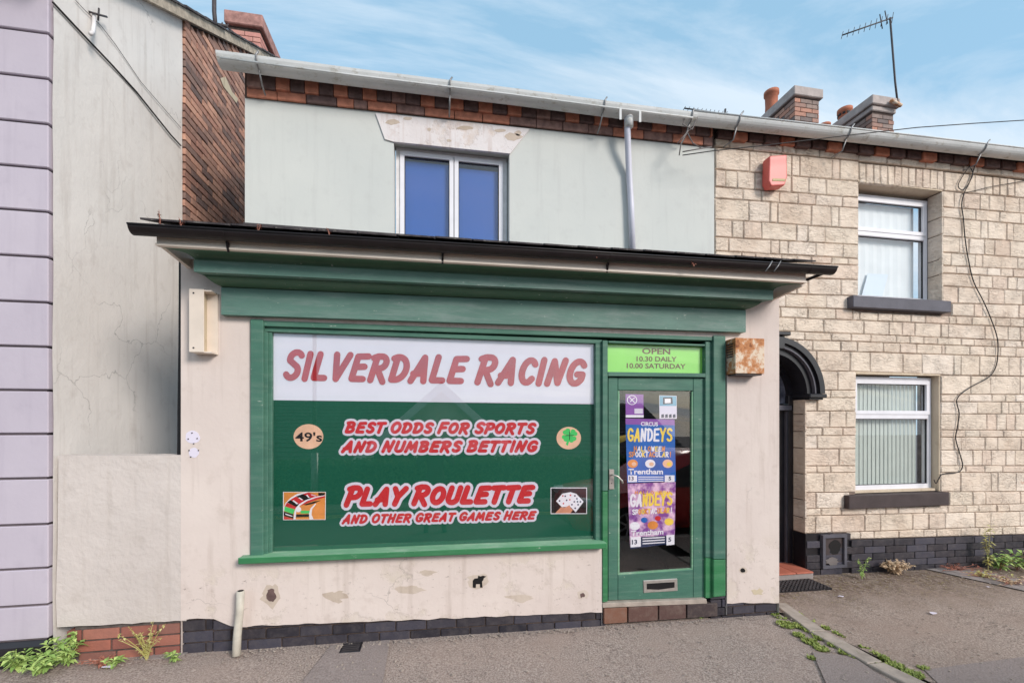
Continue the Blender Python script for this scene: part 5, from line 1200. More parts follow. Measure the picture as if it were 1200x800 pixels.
dl = box('door_leaf', DRX0 + .07, DRX1 - .075, YS + .22, YS + .26, .032, 1.86, MAT['black_iron'], dw)
for a, b, c, d in ((.1, .40, .25, .8), (.46, .76, .25, .8), (.1, .40, .95, 1.7), (.46, .76, .95, 1.7)): frame('door_panel', DRX0 + a, DRX0 + b, c, d, YS + .208, .02, .03, MAT['black_iron'], dl)
box('door_step', DRX0 - .02, DRX1 - .012, YS - .13, YS + .21, -.16, .012, MAT['concrete'], dw, bev=.008)
for i in range(4):
    a = DRX0 - .015 + i * .225; box('step_tile', a, a + .218, YS - .14, YS + .21, .0125, .03, MAT['red_tile'], dw, bev=.003)
# grille before the step
mt = thing('drain_grille', (3.5, .65, gz(3.5)), 'dark perforated mat lying on the ground before the black doorway', 'mat')
gA = gp(914, 694); box('mat_base', 3.13, 4.15, .45, .74, gz(3.6) - .02, gz(3.6) + .012, MAT['black_iron'], mt)
bm = NB()
for i in range(22):
    for j in range(7): a_box(bm, 3.14 + i * .046, 3.165 + i * .046, .46 + j * .04, .475 + j * .04, gz(3.6) + .012, gz(3.6) + .022)
tag(link_bm('mat_studs', bm, MAT['dark_metal'], mt), kind='stuff')

# ---- eaves, gutter and roof of the stone house
bm = NB(); a_prism(bm, [P(838, 164, DS + .02), P(1420, 226, DS + .02), P(1420, 196, DS + .02), P(838, 138, DS + .02)], Vector((0, .22, 0))); link_bm('eaves_backing', bm, MAT['dark_mortar'], sh)
x = 842; i = 0
while x < 1195:
    t = lambda q: 162 - 1.5 + (q - 838) * .108
    poly = [(x, t(x) - 9), (x + 16, t(x + 16) - 9), (x + 16, t(x + 16)), (x, t(x))]
    slab('brick', poly, DS - .035 - (.02 if i % 2 else 0), .1, MAT['orange_brick' if i % 3 == 1 else 'dark_brick'], sh, bev=.004); x += 18.5; i += 1
g2p = [P(808, 136, DG), P(1000, 157, DG), P(1200, 179.5, DG), P(1420, 204, DG)]
g2 = grey_gutter(g2p, sh, .083); tube('gutter_rim', [p + Vector((0, -.083, 0)) for p in g2p], .009, MAT['gutter_grey'], g2)
for px_ in (861, 989, 1146):
    py_ = 136 + (px_ - 808) * .1105; c = P(px_, py_, DG); bm = NB()
    pts = [c + Vector((0, -.091 * math.cos(math.pi * k / 10), -.091 * math.sin(math.pi * k / 10))) for k in range(11)]
    a_tube(bm, [c + Vector((.03, -.1, .04))] + pts[:6], .008, 6); a_tube(bm, [pts[4], c + Vector((0, .02, -.19)), c + Vector((-.05, .12, -.22))], .008, 6)
    link_bm('bracket', bm, MAT['steel'], g2, smooth=True)
slab('gutter_strap', [(806, 137), (822, 136), (812, 152), (803, 152)], DG - .09, .006, MAT['steel'], g2) if False else None
bm = NB(); a_prism(bm, [P(838, 140, 4.24) + Vector((0, 0, .02)), P(1420, 204, 4.24) + Vector((0, 0, .02)), Vector((P(1420, 206, 4.22).x, 4.2, 6.9)), Vector((3.1, 4.2, 7.0))], Vector((0, .02, -.05))); link_bm('roof', bm, MAT['slate'], sh)

# ================================================================ CHIMNEYS
def chimney(name_label, x0, x1, y0, y1, z0, z1, mat, caps, parent_extra=None):
    c = thing('chimney_stack', ((x0 + x1) / 2, (y0 + y1) / 2, z0), name_label, 'chimney')
    box('core', x0 + .012, x1 - .012, y0 + .012, y1 - .012, z0, z1, MAT['dark_mortar'], c)
    h = .077; n = int((z1 - z0) / h)
    for k in range(n):
        z = z0 + k * h + h / 2
        for (a, b, ax) in ((x0, x1, 0), (y0, y1, 1)):
            q = a - (.11 if (k + ax) % 2 else 0)
            while q < b:
                p, r = max(q, a), min(q + .228, b)
                if r - p > .03:
                    if ax == 0: piece('brick', Vector(((p + r) / 2, y0 + .03, z)), Vector((r - p - .01, 0, 0)), Vector((0, 0, h - .01)), Vector((0, .06, 0)), mat, c)
                    else:
                        xx = x0 + .03 if x0 > 0 else x1 - .03
                        piece('brick', Vector((xx, (p + r) / 2, z)), Vector((0, r - p - .01, 0)), Vector((0, 0, h - .01)), Vector((.06, 0, 0)), mat, c)
                q += .228
    for (z, hh, e, m) in caps: box('cap_course', x0 - e, x1 + e, y0 - e, y1 + e, z, z + hh, MAT[m], c, bev=.012)
    return c
def pot(loc, r, h, label, slots=0):
    t = thing('chimney_pot', loc, label, 'chimney pot'); bm = NB(); n = 20; prof = [(r * 1.05, 0), (r, .05), (r * .9, h * .5), (r * .95, h * .86), (r * 1.12, h * .88), (r * 1.12, h), (r * .85, h), (r * .8, h * .3)]
    rings = [[bm.verts.new((loc[0] + q * math.cos(2 * math.pi * k / n), loc[1] + q * math.sin(2 * math.pi * k / n), loc[2] + z)) for k in range(n)] for q, z in prof]
    for A, B in zip(rings, rings[1:]):
        for k in range(n): bm.faces.new((A[k], A[(k + 1) % n], B[(k + 1) % n], B[k]))
    link_bm('clay_body', bm, MAT['terracotta'], t, smooth=True)
    for j in range(slots):
        for k in range(10):
            a = 2 * math.pi * k / 10; c, s = math.cos(a), math.sin(a); rr_ = r * .97
            if j % 2: continue
            piece('vent_slot', Vector((loc[0] + rr_ * c, loc[1] + rr_ * s, loc[2] + h * (.25 + j * .09))), Vector((-s, c, 0)) * r * .4, Vector((0, 0, h * .07)), Vector((c, s, 0)) * .02, MAT['ink_dark'], t)
    return t
DCH = 6.5; a = P(932, 103, DCH); b = P(964, 107, DCH); x0c, x1c = P(929.5, 120, DCH).x + .03, P(960, 120, DCH).x
zc1 = P(948, 104.5, DCH).z
c1 = chimney('brown brick chimney with grey cap and orange pot, nearer the shop of the right pair', x0c, x1c, DCH - D0, DCH - D0 + 1.6, 5.9, zc1 - .16, MAT['chimney_brick'], [(zc1 - .16, .16, .045, 'cap_stone')])
x0d, x1d = P(1022, 140, DCH).x, P(1048, 140, DCH).x; zc2 = P(1035, 115.5, DCH).z
c2 = chimney('brown brick chimney with stepped cap that carries the tall aerial', x0d, x1d, DCH - D0, DCH - D0 + 1.6, 5.9, zc2 - .25, MAT['chimney_brick'], [(zc2 - .25, .09, .02, 'cap_stone'), (zc2 - .159, .159, .06, 'cap_stone')])
# pots behind the stacks: the pot tops show above the receding caps
def pot_at(px_, ptopy, D, r, h, label, slots=0):
    p = P(px_, ptopy, D); return pot(Vector((p.x, p.y, p.z - h)), r, h, label, slots)
pot_at(904, 108, 7.25, .115, .55, 'plain orange chimney pot with weathered rim beside the left stack of the pair')
pot_at(990, 128.5, 7.3, .115, .55, 'slotted orange chimney pot peeping over the aerial chimney', 8)
pot_at(965.5, 147, 7.2, .10, .35, 'tip of a small orange pot showing low between the two chimneys')
c3 = chimney('pinkish brick chimney on the lilac house behind its sloping verge', P(268, 60, 7.5).x, P(305, 60, 7.5).x, 7.5 - D0, 7.5 - D0 + 1.3, 6.9, P(287, 32, 7.5).z, MAT['chimney_red'], [(P(287, 32, 7.5).z, .24, .05, 'chimney_cap_red')] if False else [(P(287, 32, 7.5).z, .20, .05, 'cap_red')])
# ================================================================ AERIALS AND CABLES
def yagi(label, mast, boom, D, n, el, m='dark_metal', r=.011):
    t = thing('aerial', P(*mast[0], D), label, 'aerial')
    tube('mast', [P(x, y, D) for x, y in mast], r * 1.4, MAT[m], t, 8)
    a, b = [P(x, y, D) for x, y in boom]; tube('boom', [a, b], r, MAT[m], t, 6)
    for i in range(n):
        c = a + (b - a) * (i / (n - 1)); L = el * (1 - .35 * i / n); tube('element', [c - Vector((.02, 0, L)), c + Vector((.02, 0, L))], r * .45, MAT[m], t, 5)
    return t
y1_ = yagi('tall tv aerial on a leaning mast clamped to the right chimney', [(1052, 122), (1049, 96), (1043, 21)], [(1046, 21), (987, 41.5)], 6.45, 10, .10)
tube('clamp', [P(1044, 118, 6.4), P(1056, 124, 6.4)], .03, MAT['rust'], y1_)
tube('reflector', [P(1031, 17, 6.45), P(1034, 34, 6.45)], .008, MAT['dark_metal'], y1_); tube('reflector', [P(1037, 13, 6.45), P(1040, 28, 6.45)], .008, MAT['dark_metal'], y1_)
y2_ = yagi('small aerial just showing over the upper gutter near the downpipe', [(849, 142), (850, 128)], [(851, 134), (802, 127)], 6.2, 11, .045)
tube('mast', [P(775, 133, 6.2), P(812, 139, 6.2)], .014, MAT['dark_metal'], y2_, 6)
y3_ = yagi('old aerial mast in front of the pinkish chimney', [(253, 36), (251, 14), (251, -14)], [(245, 27), (266, 31)], 7.2, 4, .05, r=.022)
tube('arm', [P(266, 32, 7.2), P(280, 44, 7.2)], .014, MAT['dark_metal'], y3_)
o = tube('cable', [P(800, 182, 4.15), P(835, 177, 4.12), P(900, 170, 4.1), P(1000, 158, 4.08), P(1075, 149.5, 4.06), P(1140, 144.8, 4.04), P(1200, 141, 4.02), P(1400, 130, 3.9)], .005, MAT['cable'], None, 6); tag(o, 'overhead black phone wire crossing in front of the chimneys', 'wire')
cb = [(1141, 172), (1143, 190), (1136, 214), (1130, 226), (1127, 240), (1129, 256), (1131, 280), (1135, 305), (1141, 330), (1153, 354), (1163, 378), (1169, 398), (1169, 420), (1165, 434), (1157, 443), (1140, 452), (1128, 460), (1121, 469), (1124, 484), (1122, 500), (1120, 514), (1125, 532), (1128, 545), (1123, 553), (1105, 555), (1100.5, 560), (1097, 566), (1094.5, 562)]
def smooth_pts(p, n=4):
    out = []
    for i in range(len(p) - 1):
        p0, p1, p2, p3 = p[max(i - 1, 0)], p[i], p[i + 1], p[min(i + 2, len(p) - 1)]
        for k in range(n):
            t = k / n; out.append(tuple(.5 * ((2 * b) + (-a + c) * t + (2 * a - 5 * b + 4 * c - d) * t * t + (-a + 3 * b - 3 * c + d) * t ** 3) for a, b, c, d in zip(p0, p1, p2, p3)))
    return out + [p[-1]]
o = tube('cable', [P(x, y, DS - .022) for x, y in smooth_pts(cb)], .0058, MAT['cable'], None, 6); tag(o, 'loose black cable snaking down the stone wall to the lower window', 'cable')
o = tube('cable', [P(x, y, DS - .02) for x, y in smooth_pts([(1139, 190), (1126, 210), (1123, 219), (1130, 222), (1140, 205), (1136, 195)])], .005, MAT['cable'], None, 6); tag(o, 'small loop of black cable under the eaves at the top of the stone wall', 'cable')
o = tube('cable', [P(x, y, DS - .02) for x, y in [(1128, 227), (1160, 219), (1200, 212), (1300, 192)]], .004, MAT['cable'], None, 6); tag(o, 'thin straight black wire running right from the cable loop along the stone wall', 'wire')
# alarm box
bm = NB(); fr_ = [(901.5, 182), (924.5, 181), (924.5, 208), (920, 216), (905, 217.5), (901.5, 214)]
a_prism(bm, [P(x, y, 4.28) for x, y in ((902, 182.5), (922.5, 181), (923, 207), (920, 217), (904, 218), (901, 212))], Vector((0, .0, 0)) + Vector((0, .11, 0))); bevel(bm, .016, 3)
ab = link_bm('alarm_box', bm, MAT['alarm_red'], None, smooth=False); tag(ab, 'faded red burglar alarm box high on the stone wall', 'alarm box')
slab('lamp_strip', [(906, 209), (921, 209.5), (920, 212.5), (905, 212)], 4.276, .02, MAT['alarm_base'], ab, bev=.002)

# ================================================================ WEEDS
def blade_plant(name, base, label, mats, h, n, spread, leaf, cat='weed', stems=5, droop=.3, seed=0, flat_=False):
    rr_ = random.Random(seed); t = thing(name, base, label, cat); bs = NB(); bl = NB(); base = Vector(base)
    for s in range(stems):
        a = rr_.uniform(0, 2 * math.pi); hh = h * rr_.uniform(.6, 1); sp = spread * rr_.uniform(.2, 1); dirv = Vector((math.cos(a), math.sin(a) * .6 - .2, 0))
        pts = [base + dirv * sp * (q ** 1.4) + Vector((rr_.uniform(-.004, .004), 0, hh * q * (1 - droop * q * .5))) for q in (0, .25, .5, .75, 1)]
        a_tube(bs, pts, [.003, .003, .0025, .002, .001], 5)
        leaf_ = leaf * (.8 if cat == 'weed' else 1)
        for k in range(max(1, int(n * (1.7 if cat == 'weed' else 1)) // stems)):
            q = rr_.uniform(.15, 1); i = min(3, int(q * 4)); p = pts[i].lerp(pts[i + 1], q * 4 - i if q < 1 else 1)
            b = rr_.uniform(0, 2 * math.pi); el = rr_.uniform(-.3, .7); d = Vector((math.cos(b) * math.cos(el), math.sin(b) * math.cos(el), math.sin(el))); L = leaf_ * rr_.uniform(.5, 1.25); w_ = L * rr_.uniform(.17, .27)
            sd_ = d.cross(Vector((0, 0, 1))).normalized() * w_; up = Vector((0, 0, w_ * .35))
            v = [bl.verts.new(x) for x in (p, p + d * L * .45 + sd_ + up, p + d * L - Vector((0, 0, L * .25)), p + d * L * .45 - sd_ + up, p + d * L * .5)]
            bl.faces.new((v[0], v[1], v[4])); bl.faces.new((v[1], v[2], v[4])); bl.faces.new((v[2], v[3], v[4])); bl.faces.new((v[3], v[0], v[4]))
    link_bm('stems', bs, MAT[mats[1]], t); 
    if bl.verts: tag(link_bm('leaves', bl, MAT[mats[0]], t, recalc=False), kind='stuff')
    return t
def gpt(px_, py_): v = PG(px_, py_); return (v.x, v.y, v.z)
blade_plant('weed', gpt(20, 784), 'leafy green weed at far left before the black plinth', ('leaf', 'leaf'), .18, 100, .18, .07, seed=1, stems=11)
blade_plant('weed', gpt(50, 788), 'broad bright green weed, second from the left at the lilac house corner', ('leaf', 'leaf'), .15, 120, .18, .075, seed=2, stems=12)
blade_plant('weed', gpt(80, 780), 'tall green leafy weed growing in the hole at the lilac house corner', ('leaf', 'leaf'), .26, 140, .16, .07, seed=3, stems=9)
blade_plant('weed', gpt(172, 773), 'wispy yellow flowering weed in front of the red bricks', ('leaf_yellow', 'leaf_yellow'), .34, 170, .17, .03, seed=4, stems=15)
blade_plant('weed', gpt(122, 778), 'withered red brown leaves lying against the brick base', ('leaf_red', 'leaf_red'), .07, 70, .15, .05, seed=5, stems=10)
blade_plant('weed', gpt(135, 780), 'small yellow green weed beside the withered red leaves', ('leaf', 'leaf'), .07, 24, .06, .06, seed=6, stems=5)
blade_plant('weed', gpt(205, 775), 'small bright green weed near the end of the red bricks', ('leaf', 'leaf'), .09, 30, .06, .055, seed=7, stems=5)
blade_plant('weed', gpt(818, 722), 'flat rosette of bright green leaves at the shop door step', ('leaf', 'leaf'), .05, 24, .1, .06, seed=8, stems=6)
blade_plant('weed', gpt(1010, 678), 'thin green weed left of the dry tuft by the stone house', ('leaf', 'leaf'), .32, 46, .16, .05, seed=9, stems=4)
blade_plant('weed', gpt(1049, 664), 'feathery green sprig rising behind the dry tuft', ('leaf_yellow', 'leaf'), .50, 60, .05, .045, seed=10, stems=3, droop=.1)
blade_plant('dry_tuft', gpt(1048, 672), 'dry straw coloured dome of dead grass at the stone wall foot', ('leaf_dry', 'leaf_dry'), .2, 700, .24, .05, seed=11, stems=60, cat='dead plant')
blade_plant('weed', gpt(1132, 662), 'light green seedling with pointed leaves against the black plinth', ('leaf', 'leaf'), .24, 16, .16, .12, seed=12, stems=4)
blade_plant('weed', gpt(1158, 668), 'tall weed with ragged leaves rising highest above the black plinth', ('leaf_yellow', 'leaf_yellow'), .62, 60, .10, .075, seed=13, stems=3, droop=.1)
blade_plant('weed', gpt(1172, 668), 'bushy low weed between the tall weed and the frame edge', ('leaf', 'leaf_red'),   .26, 60, .25, .11, seed=14, stems=7)
blade_plant('weed', gpt(1192, 668), 'wide leaved weed at the far right edge by the stone house', ('leaf', 'leaf_red'), .28, 60, .24, .12, seed=15, stems=7)
for i, (x, y, l_) in enumerate(((1120, 668, 'reddish dead stalks at the left end of the soil strip'), (1150, 676, 'yellowing grass in the middle of the soil strip'), (1185, 684, 'straw coloured litter at the right end of the soil strip'))):
    blade_plant('dead_stalks', gpt(x, y), l_, (('leaf_red', 'leaf_yellow', 'leaf_dry')[i], 'leaf_red'), .08, 120, .34, .05, seed=20 + i, stems=26, cat='dead plant')
for i, (x, y, h, l_) in enumerate(((188, 262, .13, 'reddish dry sprig in the black gutter, leftmost of them'), (212, 264, .09, 'short pinkish sprig in the gutter before the brick gable'), (302, 268, .075, 'small curled sprig in the gutter third from the left'), (386, 273, .08, 'hooked dry sprig in the gutter left of the blue window'), (699, 296, .06, 'tiny tan sprig in the gutter below the downpipe side'), (813, 306, .03, 'very small pale sprig in the right part of the gutter'))):
    p = P(x, y + 6, 3.05); blade_plant('dry_sprig', (p.x, p.y, p.z), l_, ('leaf_red', 'leaf_red'), h, int(60 * h / .1), .02, .014, seed=30 + i, stems=3, cat='dead plant', droop=.1)
# moss along the edging (countless small clumps)
bm = NB(); rr_ = random.Random(3)
def clump(bm, px_, py_, r, n):
    b = Vector(gpt(px_, py_))
    for _ in range(n):
        a = rr_.uniform(0, 2 * math.pi); q = r * math.sqrt(rr_.random()); p = b + Vector((q * math.cos(a), q * math.sin(a), .002)); c = rr_.uniform(0, 6.28); L = rr_.uniform(.008, .022)
        d = Vector((math.cos(c) * L, math.sin(c) * L, L * rr_.uniform(.3, 1.1))); s = Vector((-math.sin(c), math.cos(c), 0)) * L * .45
        bm.faces.new([bm.verts.new(v) for v in (p + s, p - s, p + d)])
for x, y, r, n in ((905, 718, .05, 260), (921, 732, .07, 500), (936, 744, .04, 200), (950, 752, .06, 340), (962, 760, .05, 240), (975, 756, .03, 120), (988, 765, .03, 90), (968, 736, .03, 110), (1036, 771, .035, 160), (1050, 780, .05, 260), (1070, 790, .06, 320), (1082, 783, .03, 100), (951, 771, .025, 80), (1000, 771, .02, 50), (960, 748, .03, 160), (940, 736, .02, 60)): clump(bm, x, y, r, n)
for i in range(46):
    t = rr_.random(); clump(bm, 913 + 190 * t + rr_.uniform(-4, 2), 722 + 92 * t + rr_.uniform(-2, 2), .025, 26)
    t = rr_.random() ; clump(bm, 930 + 120 * t, 716 + 62 * t + rr_.uniform(-1, 1), .018, 16) if i % 2 else None
tag(link_bm('moss', bm, MAT['moss'], None, recalc=False), 'yellow green moss and tiny grass along the concrete edging', 'moss', kind='stuff')
# grit and litter on the pavement
bm = NB()
for i in range(2200):
    if i % 3: x, y = rr_.uniform(-3, 6), rr_.uniform(-2.4, -.05)
    elif i % 2: x, y = rr_.uniform(-2.4, 3.1), -.03 - abs(rr_.gauss(0, .04))
    else: x, y = rr_.uniform(3.2, 8), rr_.uniform(.3, .86)
    s = rr_.uniform(.003, .009); z = gz(x) + .006; a_prism(bm, [(x + s * math.cos(a) * rr_.uniform(.6, 1.1), y + s * math.sin(a), z) for a in (0, 1.3, 2.6, 3.9, 5.1)], Vector((0, 0, s * .7)))
tag(link_bm('grit', bm, MAT['kerb'], None), 'loose pale grit scattered over the pavement', 'grit', kind='stuff')
for i, (x, y, w_, l_) in enumerate(((1095, 720, 9, 'pale flattened litter scrap in the middle of the right pavement'), (986, 700, 7, 'thin white litter scrap near the stone doorway mat'), (1158, 689, 6, 'white scrap on the concrete strip at the right'), (128, 783, 8, 'crumpled silver wrapper before the red bricks'))):
    b = Vector(gpt(x, y)); bm = NB(); pts = [b + Vector((w_ * .0045 * math.cos(a) * rr_.uniform(.3, 1.3), w_ * .0028 * math.sin(a) * rr_.uniform(.2, 1.3), .014 + rr_.uniform(0, .004))) for a in (0, .9, 1.9, 2.8, 3.7, 4.6, 5.5)]
    a_prism(bm, pts, Vector((0, 0, .002))); o = link_bm('litter', bm, MAT['ink_halo'], None); tag(o, l_, 'litter')
# small iron cover in the asphalt patch
cv = PG(412, 758); cvr = thing('stop_tap_cover', (cv.x, cv.y, cv.z), 'small dark iron stop tap cover in the smooth asphalt patch', 'cover')
bm = NB(); a_box(bm, cv.x - .075, cv.x + .075, cv.y - .085, cv.y + .06, cv.z, cv.z + .010); bevel(bm, .004); link_bm('cover_plate', bm, MAT['black_iron'], cvr)
for i in range(5): box('rib', cv.x - .06, cv.x + .06, cv.y - .072 + i * .028, cv.y - .060 + i * .028, cv.z + .0102, cv.z + .0135, MAT['dark_metal'], cvr)
# ================================================================ ACROSS THE ROAD (seen mirrored in the shop glass)
# low bungalow with white barge boards
bg_ = thing('bungalow', (.2, -14, -1.2), 'low tiled bungalow with white gable boards across the road', 'house')
YB = -11.0
box('wall', -9, 9, YB - 6, YB - .3, -1.6, .55, MAT['cream_plaster'], bg_)
bm = NB(); a_prism(bm, [(-9.3, YB, .5), (9.3, YB, .5), (9.3, YB - 4, 2.6), (-9.3, YB - 4, 2.6)], Vector((0, 0, -.08))); link_bm('roof', bm, MAT['slate'], bg_)
for i in range(16):
    t = i / 16; box('tile_course', -9.3, 9.3, YB - 4 * t - .26, YB - 4 * t, .5 + 2.1 * t - .0, .53 + 2.1 * t, MAT['slate'], bg_)
box('gutter', -9.3, 9.3, YB + .0, YB + .1, .42, .5, MAT['white_upvc'], bg_)
ap = (.2, 3.05)
for s in (-1, 1):
    bm = NB(); a_prism(bm, [(ap[0], YB + .35, ap[1]), (ap[0] + s * 2.9, YB + .35, .45), (ap[0] + s * 2.9, YB + .35, .15), (ap[0], YB + .35, ap[1] - .32)], Vector((0, -.05, 0))); link_bm('barge_board', bm, MAT['white_upvc'], bg_)
    bm = NB(); a_prism(bm, [(ap[0], YB + .3, ap[1]), (ap[0] + s * 2.9, YB + .3, .45), (ap[0] + s * 2.9, YB - 3, .45), (ap[0], YB - 3, ap[1])], Vector((0, 0, -.06))); link_bm('porch_roof', bm, MAT['slate'], bg_)
bm = NB(); a_prism(bm, [(ap[0] - 2.6, YB + .1, -1.5), (ap[0] + 2.6, YB + .1, -1.5), (ap[0] + 2.6, YB + .1, .5), (ap[0], YB + .1, 2.9), (ap[0] - 2.6, YB + .1, .5)], Vector((0, -.1, 0))); link_bm('gable_wall', bm, MAT['cream_plaster'], bg_)
for x in (-1.5, 1.1): 
    fr2 = frame('window', x - .5, x + .9, -.4, .9, YB + .12, .05, .07, MAT['white_upvc'], bg_); box('pane', x - .43, x + .83, YB + .13, YB + .14, -.33, .83, MAT['seal'], fr2)
# clipped hedge
hd_ = thing('hedge', (0, -6.5, -.03), 'clipped green hedge along the far side of the road', 'hedge')
bm = NB(); rr_ = random.Random(5)
for i in range(26000):
    x = rr_.uniform(-9, 9); f = rr_.random()
    if f < .6: p = Vector((x, -6.25 + rr_.uniform(-.06, .05), rr_.uniform(-.03, .86)))
    else: p = Vector((x, rr_.uniform(-6.9, -6.2), .84 + rr_.uniform(-.05, .06)))
    a, b = Vector([rr_.uniform(-1, 1) for _ in range(3)]).normalized() * .05, Vector([rr_.uniform(-1, 1) for _ in range(3)]).normalized() * .04
    bm.faces.new([bm.verts.new(v) for v in (p - a, p + b, p + a)])
tag(link_bm('hedge_leaves', bm, MAT['leaf_dark'], hd_, recalc=False), kind='stuff')
box('hedge_core', -9, 9, -6.85, -6.32, -.1, .80, MAT['leaf_core'], hd_)
# lamp post
lp = thing('lamp_post', (-2.45, -5.95, -.03), 'grey steel lamp post on the far pavement', 'lamp post')
tube('post', [(-2.45, -5.95, -.1), (-2.45, -5.95, 1.1)], .07, MAT['steel'], lp, 12); tube('mast', [(-2.45, -5.95, 1.1), (-2.45, -5.95, 5.2), (-2.45, -5.6, 5.5), (-2.45, -4.9, 5.6)], .04, MAT['steel'], lp, 12)
box('lantern', -2.55, -2.35, -4.95, -4.4, 5.55, 5.67, MAT['cap_stone'], lp, bev=.03)
# parked red car
car = thing('parked_car', (4.9, -3.75, -.2), 'red hatchback parked at the kerb right of the camera', 'car')
cx0, cy0, cz0 = 2.2, -4.55, -.2
W_ = 1.72
prof = [(0, .35), (.02, .62), (.22, .74), (1.05, .88), (1.75, 1.36), (2.1, 1.44), (3.1, 1.42), (3.75, 1.02), (3.98, .90), (4.02, .4)]
sec = []
bm = NB()
def ring(x, ztop, inset):
    y0, y1 = cy0 + inset * .2, cy0 + W_ - inset * .2
    return [bm.verts.new(p) for p in ((cx0 + x, y0 + .05, cz0 + .22), (cx0 + x, y0, cz0 + .45), (cx0 + x, y0 + .02, cz0 + min(ztop, .85)), (cx0 + x, y0 + .02 + max(0, ztop - .85) * .38, cz0 + ztop - .03), (cx0 + x, y0 + .15 + max(0, ztop - .85) * .38, cz0 + ztop),
        (cx0 + x, y1 - .15 - max(0, ztop - .85) * .38, cz0 + ztop), (cx0 + x, y1 - .02 - max(0, ztop - .85) * .38, cz0 + ztop - .03), (cx0 + x, y1 - .02, cz0 + min(ztop, .85)), (cx0 + x, y1, cz0 + .45), (cx0 + x, y1 - .05, cz0 + .22))]
xsr = [0, .06, .22, .6, 1.05, 1.4, 1.75, 2.1, 2.6, 3.1, 3.45, 3.75, 3.98, 4.02]
def zt_(x):
    for (a, b), (c, d) in zip(prof, prof[1:]):
        if a <= x <= c: return b + (d - b) * (x - a) / (c - a + 1e-9)
    return prof[-1][1]
rs = [ring(x, max(zt_(x), .5), 1.0 if x in (0, 4.02) else (.5 if x in (.06, 3.98) else 0)) for x in xsr]
for A, B in zip(rs, rs[1:]):
    for k in range(9): bm.faces.new((A[k], A[k + 1], B[k + 1], B[k]))
    bm.faces.new((A[9], A[0], B[0], B[9]))
bm.faces.new(rs[0]); bm.faces.new(rs[-1]); link_bm('body', bm, MAT['red_car'], car, smooth=True)
for yy, sg in ((cy0, -1), (cy0 + W_, 1)):
    for xw in (.78, 3.2):
        wh = thing('wheel', (cx0 + xw, yy, cz0 + .3), None, None); attach(wh, car)
        bm = NB(); a_tube(bm, [(cx0 + xw, yy - .1 * sg, cz0 + .3), (cx0 + xw, yy + .03 * sg, cz0 + .3)], .30, 24); bevel(bm, .02); link_bm('tyre', bm, MAT['rubber'], wh)
        bm = NB(); a_tube(bm, [(cx0 + xw, yy + .0301 * sg, cz0 + .3), (cx0 + xw, yy + .036 * sg, cz0 + .3)], .06, 12)
        for k in range(7):
            a = 2 * math.pi * k / 7; a_tube(bm, [(cx0 + xw + .05 * math.cos(a), yy + .034 * sg, cz0 + .3 + .05 * math.sin(a)), (cx0 + xw + .19 * math.cos(a), yy + .034 * sg, cz0 + .3 + .19 * math.sin(a))], .016, 6)
        a_tube(bm, [(cx0 + xw + .2 * math.cos(2 * math.pi * k / 20), yy + .034 * sg, cz0 + .3 + .2 * math.sin(2 * math.pi * k / 20)) for k in range(21)], .012, 6); link_bm('rim', bm, MAT['chrome'], wh)
    for (a, b) in ((1.45, 2.35), (2.42, 3.35)):
        y_ = yy + (.026 if sg < 0 else -.026)
        za, zb2_ = zt_(a) - .08, zt_(b) - .08
        bm = NB(); o_ = -.35 * sg
        pts = [(cx0 + a, yy - .024 * sg + .006 * sg, cz0 + .88), (cx0 + b, yy - .018 * sg, cz0 + .88), (cx0 + b - .08, yy - .018 * sg - (zb2_ - .86) * .38 * sg, cz0 + zb2_), (cx0 + a + .08, yy - .018 * sg - (za - .86) * .38 * sg, cz0 + za)]
        a_prism(bm, pts, Vector((0, .012 * sg, .004))); link_bm('side_window', bm, MAT['seal'], car)
    box('headlight', cx0 + .02, cx0 + .3, (yy + .02 if sg < 0 else yy - .3), (yy + .3 if sg < 0 else yy - .02), cz0 + .6, cz0 + .72, MAT['chrome'], car, bev=.03)
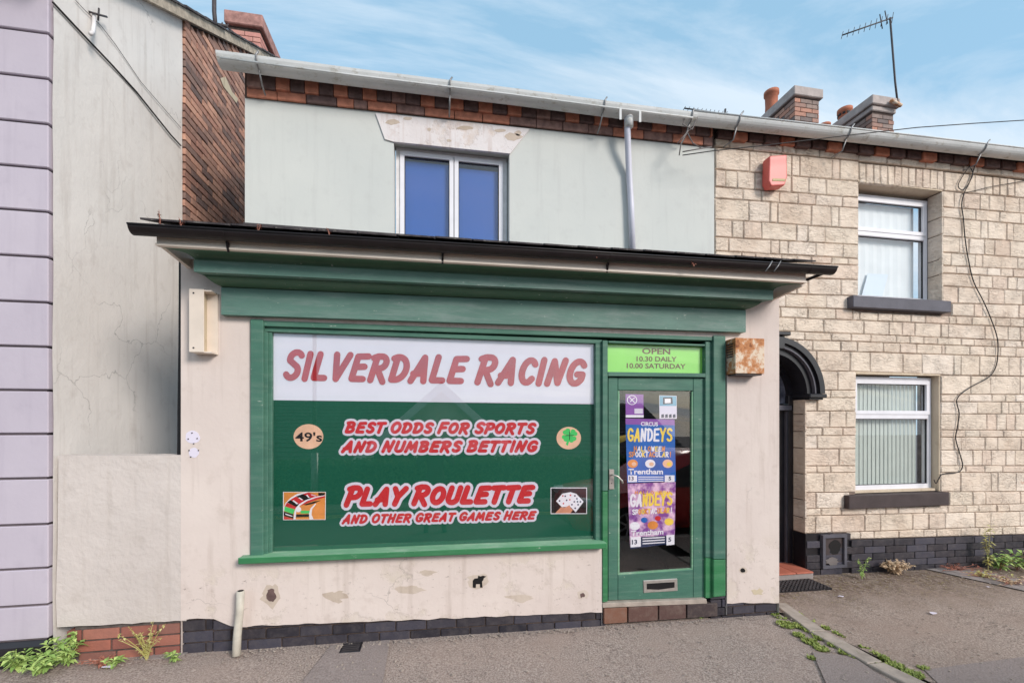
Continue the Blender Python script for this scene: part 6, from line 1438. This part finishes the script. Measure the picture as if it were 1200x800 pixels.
# photographer behind the camera
def skin_body():
    J = {'pel': ((0, 0, .95), .13), 'wst': ((0, 0, 1.12), .12), 'chs': ((0, .01, 1.32), .15), 'nck': ((0, 0, 1.48), .055), 'hd0': ((0, .02, 1.56), .075), 'hd1': ((0, .03, 1.66), .095), 'hd2': ((0, .02, 1.75), .06),
         'lh': ((-.10, 0, .88), .10), 'lk': ((-.13, .02, .50), .065), 'la': ((-.15, 0, .10), .045), 'lt': ((-.16, .15, .035), .04), 'rh': ((.10, 0, .88), .10), 'rk': ((.13, .02, .50), .065), 'ra': ((.15, 0, .10), .045), 'rt': ((.16, .15, .035), .04),
         'ls': ((-.20, 0, 1.42), .06), 'le': ((-.30, .10, 1.18), .045), 'lw': ((-.10, .27, 1.42), .033), 'lf': ((-.05, .31, 1.50), .03), 'rs': ((.20, 0, 1.42), .06), 're': ((.30, .10, 1.18), .045), 'rw': ((.10, .27, 1.42), .033), 'rf': ((.05, .31, 1.50), .03)}
    E = [('pel', 'wst'), ('wst', 'chs'), ('chs', 'nck'), ('nck', 'hd0'), ('hd0', 'hd1'), ('hd1', 'hd2'), ('pel', 'lh'), ('lh', 'lk'), ('lk', 'la'), ('la', 'lt'), ('pel', 'rh'), ('rh', 'rk'), ('rk', 'ra'), ('ra', 'rt'), ('chs', 'ls'), ('ls', 'le'), ('le', 'lw'), ('lw', 'lf'), ('chs', 'rs'), ('rs', 're'), ('re', 'rw'), ('rw', 'rf')]
    ks = list(J); me = bpy.data.meshes.new('body'); me.from_pydata([J[k][0] for k in ks], [(ks.index(a), ks.index(b)) for a, b in E], [])
    o = bpy.data.objects.new('body', me); col.objects.link(o); m = o.modifiers.new('skin', 'SKIN'); 
    for i, k in enumerate(ks): me.skin_vertices[0].data[i].radius = (J[k][1],) * 2; me.skin_vertices[0].data[i].use_root = (i == 0)
    s = o.modifiers.new('sub', 'SUBSURF'); s.levels = s.render_levels = 2; return o
pr = thing('person', (.0, -D0 - .52, -.18), 'person in dark clothes standing in the road holding up a camera', 'person')
try:
    b = skin_body(); b.data.materials.append(MAT['cloth_dark'])
    dg = bpy.context.evaluated_depsgraph_get(); me = bpy.data.meshes.new_from_object(b.evaluated_get(dg)); bpy.data.objects.remove(b)
    bo = bpy.data.objects.new('body', me); col.objects.link(bo)
    me.materials.clear(); me.materials.append(MAT['cloth_dark']); me.materials.append(MAT['skin'])
    for p in me.polygons:
        p.use_smooth = True; c = p.center
        if c.z > 1.49 and (abs(c.x) < .13 and c.y < .2) or (c.y > .285): p.material_index = 1
    bo.location = (0, -D0 - .52, -.18); bo.parent = pr; bo.matrix_parent_inverse = Matrix.Translation(-WL[pr.name]); 
except Exception as ex: print('person', ex)

# ---------------------------------------------------------------- shared group phrases
for o in col.objects:
    b = o.name.split('.')[0]
    g = {'chimney_stack': 'chimney stacks above the roofs', 'chimney_pot': 'clay pots on the chimneys', 'poster': 'circus posters in the door glass', 'notice': 'small notices at the top of the door glass',
         'weed': 'weeds growing at the wall feet', 'dry_sprig': 'dry sprigs in the black gutter', 'litter': 'scraps of litter on the pavement', 'aerial': 'tv aerials on the roofs', 'cable': 'cables and wires on the walls', 'dead_stalks': 'dead stalks in the soil strip'}.get(b)
    if g and 'category' in o: o['group'] = g
